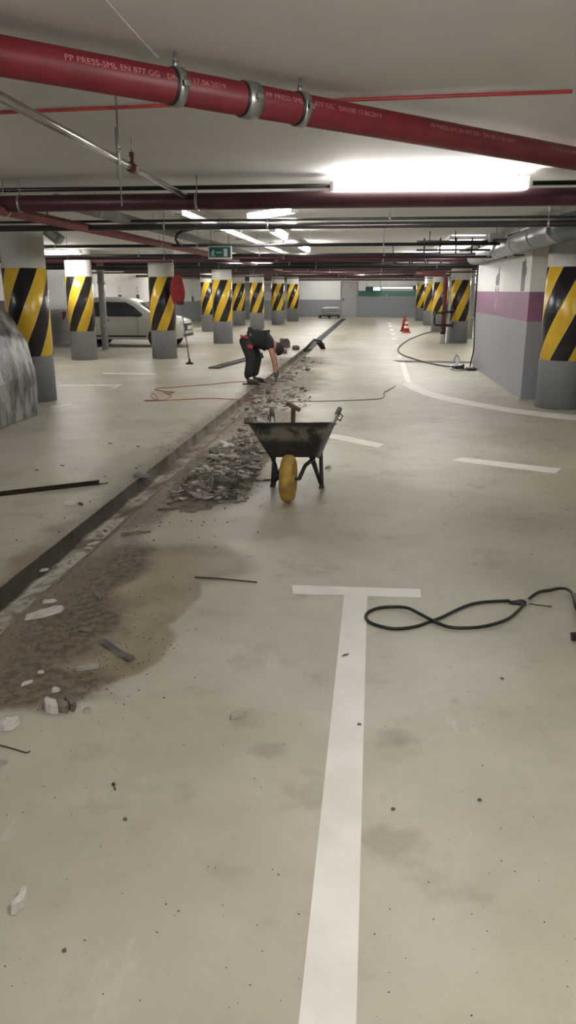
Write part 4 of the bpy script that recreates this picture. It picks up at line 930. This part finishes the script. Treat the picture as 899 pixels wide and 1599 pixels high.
def shards(b, cur, spots, seed):
    rc = random.Random(seed); b.cur = cur
    for (x, y, z, s) in spots:
        a0 = rc.uniform(0, PI); q = rc.uniform(.2, .6); tl = rc.uniform(-.3, .3); nn_ = 5
        ring_ = [(s * math.cos(a0) * math.cos(t_) - s * q * math.sin(a0) * math.sin(t_), s * math.sin(a0) * math.cos(t_) + s * q * math.cos(a0) * math.sin(t_)) for t_ in [2 * PI * (k + rc.uniform(-.25, .25)) / nn_ for k in range(nn_)]]
        h = s * rc.uniform(.15, .4)
        b.add([(x + u, y + v, z + u * tl) for u, v in ring_] + [(x + u * .85, y + v * .85, z + h + u * tl) for u, v in ring_], [tuple(range(nn_))[::-1], tuple(range(nn_, 2 * nn_))] + [(i, (i + 1) % nn_, nn_ + (i + 1) % nn_, nn_ + i) for i in range(nn_)])
shb = MB()
rs_ = random.Random(31)
for ci, (mt_, nm_) in enumerate(((chip_m[0], 'grey'), (chip_m[2], 'brown'), (chip_m[1], 'pale'), (chip_m[3], 'dark'))):
    sp = []
    while len(sp) < (420, 420, 130, 260)[ci]:
        u = rs_.random()
        if u < .62:
            px_, py_ = rs_.uniform(250, 415), rs_.uniform(655, 786)
            if not 262 + (782 - py_) * 1.02 < px_ < 382 + (785 - py_) * .42: continue
            p = gz(px_, py_)
            if p.x < TR + .02: continue
            sp.append((p.x, p.y, heap_z(p.x, p.y), rs_.uniform(.012, .045)))
        elif u < .85:
            yy = 9.5 + rs_.random() * 9.5; xx = -1.66 + rs_.gauss(0, .2) - .012 * (yy - 9.5) + (.15 if yy < 12 else 0)
            sp.append((xx, yy, -.05 if TL < xx < TR else .0, rs_.uniform(.015, .05)))
        else:
            px_, py_ = rs_.uniform(385, 485), rs_.uniform(600, 655); p = gz(px_, py_)
            if p.x > TR and not (py_ > 636 and px_ > 420): sp.append((p.x, p.y, 0, rs_.uniform(.012, .04)))
    shards(shb, ci, sp, ci)
o = shb.build('fine_rubble', [chip_m[0], chip_m[2], chip_m[1], chip_m[3]]); o['kind'] = 'stuff'; tag(o, 'small mixed shards strewn through the rubble beside the trench', 'rubble')
rows = [[ringp(.45)[0].lerp(ringp(.45)[10], 0) for _ in range(2)]]
rg = ringp(.5, .03); b = MB(); cen = sum(rg, Vector()) / 20; b.add([tuple(v) for v in rg] + [tuple(cen + Vector((0, 0, .05)))], [(i, (i + 1) % 20, 20) for i in range(20)], True)
o = b.build('rubble_load', M('load_dirt', (.16, .14, .11), .95, amt=.5, scale=14, bump=.7), None, (wc.x, wc.y, 0)); o['kind'] = 'stuff'; tag(o, 'fine rubble filling the wheelbarrow tray', 'rubble')
# chips in near trench and single named pieces
for k in range(16):
    yy = R.uniform(3.2, 8.5); place_chip(Vector((TL + R.uniform(.05, .2), yy, -.082)), R.uniform(.03, .09), 'small flake of mortar lying in the bottom of the near trench', 'mortar flakes in the trench', None, .2)
for k in range(16):
    if not used[k]: bpy.data.objects.remove(protos[k])
def piece(px0, py0, px1, py1, w, h, label, mat, seed, name='concrete_piece', cat='rubble', kind=0, z=0.):
    a, c_ = gz(px0, py0, z), gz(px1, py1, z); d = c_ - a; L = d.length
    o = chip_mesh(kind, seed, name, (L, w, h), mat); o.location = (a + c_) / 2; o.rotation_euler = (0, 0, math.atan2(d.y, d.x)); o.location.z = z
    return tag(o, label, cat)
pale, grey, brn, drk = chip_m[1], chip_m[0], chip_m[2], chip_m[3]
piece(38, 970, 107, 950, .055, .03, 'long pale concrete sliver on the muddy patch next to the trench', pale, 5)
piece(64, 943, 90, 938, .035, .015, 'small pale flake just behind the long pale sliver', pale, 6)
piece(113, 1047, 160, 1040, .05, .018, 'flat grey slab fragment in the mud', grey, 7)
piece(120, 983, 148, 986, .03, .012, 'thin brown flake above the flat grey fragment', brn, 8)
piece(32, 1072, 52, 1064, .02, .012, 'small pale chip at the lower edge of the mud', pale, 9)
piece(58, 1052, 70, 1050, .02, .012, 'tiny pale chip in the dark mud', pale, 10)
piece(72, 1098, 90, 1118, .05, .04, 'pale angular stone, left one of the cluster below the mud', pale, 11, kind=1)
piece(92, 1100, 106, 1115, .04, .035, 'brownish angular stone in the cluster below the mud', brn, 12, kind=1)
piece(104, 1095, 117, 1112, .035, .035, 'dark angular stone in the cluster below the mud', drk, 13, kind=1)
piece(80, 1082, 95, 1078, .02, .02, 'small pale stone above the angular stone cluster', pale, 14, kind=1)
piece(128, 1112, 143, 1108, .02, .012, 'lone little grey stone right of the stone cluster', grey, 15, kind=1)
piece(-6, 1142, 33, 1128, .075, .03, 'layered pale concrete fragment at the left edge', pale, 16)
piece(-8, 1196, 13, 1190, .02, .012, 'thin grey flake at the left edge below the bent wire', grey, 17)
piece(20, 1432, 44, 1390, .035, .028, 'lone oblong pale stone lying near the lower left corner', pale, 18)
piece(97, 790, 122, 788, .05, .03, 'white stone lying alone left of the trench', M('white_stone', (.62, .61, .58), .9, amt=.1, bump=.3), 19, kind=1)
piece(122, 787, 131, 790, .025, .02, 'dark crumb touching the lone white stone', drk, 20, kind=1)
piece(184, 838, 232, 832, .035, .022, 'long brown splinter on the floor beside the trench', brn, 21)
piece(205, 745, 236, 745, .06, .035, 'grey crumpled flake on the trench edge', M('blue_grey_flake', (.25, .26, .27), .7, amt=.3), 22)
piece(244, 797, 276, 796, .03, .015, 'thin grey splinter below the rubble heap', drk, 23)
piece(356, 1122, 384, 1116, .03, .02, 'lone pale brown chip on the clean floor', M('tan_chip', (.40, .37, .31), .9, amt=.2, bump=.3), 24)
piece(507, 733, 517, 731, .03, .025, 'small stone on the floor right of the wheelbarrow leg', grey, 25, kind=1)
piece(135, 853, 160, 846, .05, .012, 'pale curved flake lying in the trench', pale, 26, z=-.075)
piece(130, 856, 150, 858, .025, .012, 'small flake beside the curved one in the trench', pale, 27, z=-.075)
piece(60, 893, 78, 889, .03, .012, 'pale chip against the dark wall of the trench', pale, 28, z=-.08)
piece(533, 1026, 545, 1022, .012, .008, 'little dark crumb on the white line', drk, 29)
piece(146, 925, 158, 938, .03, .022, 'brown lump of mud with a pale stone', brn, 30, kind=1)
for i, (x, y, lab) in enumerate(((171, 692, 'dark crumb on the floor far left of the trench'), (215, 697, 'round dark crumb near the trench left side'), (212, 731, 'crumb touching the dust left of the trench'), (57, 734, 'flat dark crumb above the steel bar, nearer the edge'), (97, 727, 'flat dark crumb above the steel bar'), (560, 1132, 'small crumb on the right edge of the white line'), (783, 1060, 'black crumb alone on the right floor'), (195, 1280, 'flat dark crumb below the screw'), (100, 1485, 'dark crumb near the bottom left'), (329, 765, 'dark crumb at the foot of the heap'), (748, 1250, 'tiny pale crumb near the oil spot'), (613, 1264, 'tiny dark crumb right of the white line'))):
    piece(x - 3, y, x + 4, y + 1, .012, .008, lab, drk, 40 + i, 'crumb', 'crumb', 1)
# split steel piece in the mud
a_, c_ = gz(160, 1002), gz(205, 1031); d = c_ - a_; L = d.length
t = thing('metal_offcut', 'bent dark metal offcut lying on the wet sand', 'offcut', (a_ + c_) / 2, math.atan2(d.y, d.x))
b = MB(); b.grid([[(-L / 2 + L * i / 8, y, .004 + .018 * (1 - abs(y) / .022) + .004 * math.sin(i)) for y in (-.022, -.011, 0, .011, .022)] for i in range(9)], False); b.grid([[(-L / 2 + L * i / 8, y, .001) for y in (-.022, .022)] for i in range(9)], False); b.build('offcut_sheet', M('dull_steel', (.16, .155, .14), .5, .5, amt=.4, scale=20), t)
b = MB(); b.box((L / 2 - .01, 0, .01), (.035, .03, .018), bev=.004); b.build('offcut_tip', drk, t)
# dirt crumbs stuff
b = MB(); rc = random.Random(3)
for k in range(1500):
    z_ = rc.random()
    if z_ < .38: px_, py_ = rc.gauss(130, 75), rc.gauss(985, 60)
    elif z_ < .55: px_, py_ = rc.gauss(300, 60), rc.gauss(760, 35)
    elif z_ < .8:
        yy = rc.uniform(3, 12); q = proj(Vector((-1.9 + rc.gauss(0, .22), yy, 0))); px_, py_ = q
    else: px_, py_ = rc.uniform(0, 899), rc.uniform(560, 1590)
    if py_ < 500: continue
    p = gz(px_, py_)
    if TL - .01 < p.x < TR + .01 or p.x < -8 or p.x > 2 or p.y > 20: continue
    s = rc.uniform(.0015, .006) * (1 if p.y < 4.5 else 1.8)
    if z_ >= .8: s *= .6
    vs_ = [(p.x + s * rc.uniform(.6, 1.2) * math.cos(a), p.y + s * rc.uniform(.6, 1.2) * math.sin(a), .0005) for a in (0, 1.57, 3.14, 4.71)] + [(p.x, p.y, s * .9)]
    b.add(vs_, [(0, 1, 4), (1, 2, 4), (2, 3, 4), (3, 0, 4), (3, 2, 1, 0)])
o = b.build('dirt_crumbs', M('crumb_dirt', (.10, .085, .06), .95, amt=.5, scale=2)); o['kind'] = 'stuff'; tag(o, 'fine dirt crumbs strewn over the floor around the trench', 'dirt')
# wires, screw, rods
def wire(pts, r, name, mat, label, cat, z=None, n=8):
    q = [gz(x, y, (z or r + .001)) if not isinstance(z, list) else gz(x, y, 0) + Vector((0, 0, z[i])) for i, (x, y) in enumerate(pts)]
    out = []
    for i in range(len(q) - 1):   # catmull-rom
        p0, p1, p2, p3 = q[max(i - 1, 0)], q[i], q[i + 1], q[min(i + 2, len(q) - 1)]
        for k in range(4):
            u = k / 4; out.append(.5 * ((2 * p1) + (p2 - p0) * u + (2 * p0 - 5 * p1 + 4 * p2 - p3) * u * u + (3 * p1 - p0 - 3 * p2 + p3) * u ** 3))
    out.append(q[-1]); o = MB().tube(out, r, n).build(name, mat); return tag(o, label, cat)
dk = M('rusty_wire', (.06, .045, .035), .6, .3)
wire([(-10, 1161), (20, 1169), (40, 1175), (47, 1173)], .0025, 'bent_wire', dk, 'short bent wire at the left edge below the layered fragment', 'wire')
wire([(304, 901), (350, 904), (401, 909)], .004, 'steel_rod', dk, 'thin rusty rod lying right of the muddy patch', 'rod')
wire([(412, 673 + 76), (440, 748), (425, 750), (380, 750)], .004, 'steel_rod', dk, 'thin rod sticking out of the heap below the wheelbarrow', 'rod')
t = thing('screw', 'lone dark screw on the floor near the lower left', 'screw', gz(178, 1231))
b = MB(); b.tube([(-.006, .012, .006), (.009, -.012, .004)], .0022, 8); b.build('screw_shank', dk, t); b = MB(); b.tube([(-.009, .014, .006), (-.006, .0125, .006)], .006, 10); b.tube([(-.006, .01, .004), (.001, .018, .004)], .0018, 6); b.build('screw_head', mblk, t)
# red lead on the floor
mrc = M('red_lead', (.36, .12, .10), .6)
wire([(430, 600), (380, 596), (320, 601), (280, 604), (242, 607), (255, 611), (272, 612.5), (262, 614.5), (256, 612), (268, 618), (262, 622), (248, 625), (236, 619), (239, 614), (247, 624), (225, 625), (240, 626), (300, 623), (330, 622), (370, 624), (405, 628)], .006, 'power_lead', mrc, 'thin red lead tangled on the floor left of the trench', 'cable')
wire([(420, 628), (470, 627), (520, 626), (570, 624), (597, 621.5), (599, 613), (605, 610), (617, 603)], .006, 'power_lead', M('brown_lead', (.16, .10, .08), .6), 'brownish lead running from the trench to the right lane', 'cable')
# grey hose right
wire([(672, 519), (655, 524), (635, 533), (622, 544), (625, 553), (645, 561), (670, 568), (690, 572), (703, 573), (708, 567), (712, 561), (716, 565), (718, 573)], .016, 'rubber_hose', M('grey_hose', (.11, .11, .105), .6), 'grey rubber hose curving over the floor towards the purple wall', 'hose', z=[.017] * 9 + [.05, .10, .08, .03])
t = thing('cable_coil', 'white and black coil of cable on the floor by the far wall end', 'cable', gz(713, 577))
b = MB(); b.tube([(.13 * math.cos(a), .30 * math.sin(a), .02 + .004 * k_) for k_, a in enumerate([2 * PI * k / 24 for k in range(24)])], .018, 8, closed=True); b.tube([(.11 * math.cos(a) + .015, .26 * math.sin(a), .05) for a in [2 * PI * k / 24 for k in range(24)]], .018, 8, closed=True); b.build('coil_loop', mblack, t)
b = MB(); b.tube([(.115 * math.cos(a) - .01, .22 * math.sin(a), .075) for a in [2 * PI * k / 24 for k in range(24)]], .024, 8, closed=True); b.box((0, .05, .1), (.05, .05, .16), bev=.01); b.build('white_coil', mwhite, t)
cp = [yz_at(743, 410), yz_at(742, 470), yz_at(742.5, 500), yz_at(746, 530), yz_at(748, 553), yz_at(744, 566)]
wy = 16.75
pts = [Vector((2.12 - .075, wy + .1, 2.48)), Vector((2.12 - .075, wy, 2.1)), Vector((2.12 - .075, wy, 1.4)), Vector((2.115 - .075, wy - .02, 1.1)), Vector((2.11 - .075, wy - .22, .7)), Vector((2.1 - .075, wy - .35, .4)), Vector((2.08 - .075, wy - .2, .15)), Vector((1.98, wy - .25, .03)), Vector((1.9, wy - .5, .02)), Vector((1.80, wy - .4, .02))]
out = []
for i in range(len(pts) - 1):
    p0, p1, p2, p3 = pts[max(i - 1, 0)], pts[i], pts[i + 1], pts[min(i + 2, len(pts) - 1)]
    for k in range(4):
        u = k / 4; out.append(.5 * ((2 * p1) + (p2 - p0) * u + (2 * p0 - 5 * p1 + 4 * p2 - p3) * u * u + (3 * p1 - p0 - 3 * p2 + p3) * u ** 3))
o = MB().tube(out, .014, 8).build('hanging_cable', mcable); tag(o, 'black cable hanging down the far edge of the purple banded wall', 'cable')
t = thing('plug_adapter', 'flat black plug block on the floor at the foot of the hanging cable', 'plug', gz(735, 578))
b = MB(); b.box((0, 0, .025), (.2, .3, .05), bev=.012); b.build('plug_body', mblack, t); b = MB(); b.box((-.02, 0, .056), (.1, .16, .014), bev=.004); b.build('plug_cover', mgrey, t)
# black cable figure eight + tool
hose = [(893, 941), (884, 932), (872, 926.5), (858, 924.5), (842, 927), (829, 935), (818, 946), (806, 959), (792, 970), (770, 978), (745, 983), (715, 984), (695, 981), (676, 974), (655, 964), (635, 954), (610, 950), (590, 952), (575, 958), (571, 966), (577, 974), (592, 980), (612, 984), (632, 983.5), (652, 980), (668, 974), (690, 966), (712, 955), (735, 946), (760, 942), (795, 940.5)]
zz_ = [.05, .045, .03] + [.012] * 10 + [.016, .02, .018] + [.009] * 15
wire(hose, .0085, 'power_cable', mblack, 'thick black cable looped in a figure eight next to the T line', 'cable', z=zz_[:len(hose)])
t = thing('cable_plug', 'black plug with a bare wire tip at the end of the looped cable', 'plug')
a_ = gz(795, 940.5, .01); c_ = gz(812, 941, .012); d_ = (c_ - a_).normalized(); b = MB(); b.tube([a_, a_.lerp(c_, .5), c_, c_ + d_ * .03], [.009, .012, .019, .016], 12); b.build('plug_body', mblack, t)
b = MB(); b.tube([c_ + d_ * .02, gz(838, 944.5, .008), gz(861, 947, .004)], .003, 8); b.build('bare_wire', dk, t)
b = MB(); e_ = gz(822, 940, .02); b.add([e_ + Vector((-.03, 0, 0)), e_ + Vector((0, .025, .012)), e_ + Vector((.035, .005, 0)), e_ + Vector((0, -.012, -.012)), e_ + Vector((.005, 0, .02))], [(0, 1, 4), (1, 2, 4), (2, 3, 4), (3, 0, 4)]); b.build('plastic_film', M('clear_film', (.6, .6, .56), .3, alpha=.45), t)
tl = gz(905, 962); t = thing('demolition_hammer', 'black power tool at the right edge where the looped cable ends', 'power tool', (tl.x, tl.y, 0))
b = MB(); q1 = gz(893, 941) + Vector((0, 0, .05)) - Vector((tl.x, tl.y, 0)); q2 = gz(904, 962) + Vector((0, 0, .06)) - Vector((tl.x, tl.y, 0)); b.tube([q1, q1.lerp(q2, .4), q2, q2 + (q2 - q1)], [.011, .018, .034, .04], 14); b.build('cable_sleeve', mblack, t)
b = MB(); b.box((.20, -.05, .08), (.30, .11, .12), bev=.03); b.tube([(.16, -.12, .06), (.4, -.12, .06)], .035, 14); b.build('tool_housing', mblack, t)
b = MB(); q0 = gz(891.5, 994, .03) - Vector((tl.x, tl.y, 0)); b.tube([q0, q0 + Vector((.16, -.0, .015))], .021, 14); b.build('tool_handle', mblack, t)
# sledge hammer in the barrow
t = thing('sledge_hammer', 'wooden hammer standing head up in the wheelbarrow', 'hammer')
hh = gy(458, 637, 6.15); hb = gy(457, 668, 6.1)
b = MB(); b.tube([hb, hh], [.018, .02], 8); b.box((hb + hh) / 2, (.034, .02, (hh - hb).length), bev=.006); b.build('handle', M('brown_wood', (.13, .075, .045), .7, amt=.3, scale=16), t)
b = MB(); b.box(hh + Vector((.0, 0, .012)), (.13, .045, .035), Matrix.Rotation(math.radians(27), 3, 'Y'), bev=.006); b.build('hammer_head', M('worn_brown_head', (.16, .115, .08), .7, amt=.3, scale=12), t)
# broken drain box pieces near the grate
for k, (x, y, sx, lab) in enumerate(((445, 543, .42, 'dark broken slab standing behind the worker'), (462, 546, .3, 'dark broken slab lying right of the standing one'), (441, 552, .3, 'small dark lump in front of the standing broken slab'))):
    p = gz(x, y); o = chip_mesh(1, 61 + k, 'broken_slab', (sx * .8, .3, (.26, .12, .12)[k]), drk); o.location = p; tag(o, lab, 'rubble')
# ------------------------------------------------------------------ world and view
w = bpy.data.worlds.new('world'); bpy.context.scene.world = w; w.use_nodes = True
bg = w.node_tree.nodes['Background']; bg.inputs[0].default_value = (.5, .5, .55, 1); bg.inputs[1].default_value = .1
sc = bpy.context.scene
sc.view_settings.view_transform = 'Standard'; sc.view_settings.look = 'None'; sc.view_settings.gamma = 1; sc.view_settings.exposure = 0.12
sc.view_settings.use_curve_mapping = False
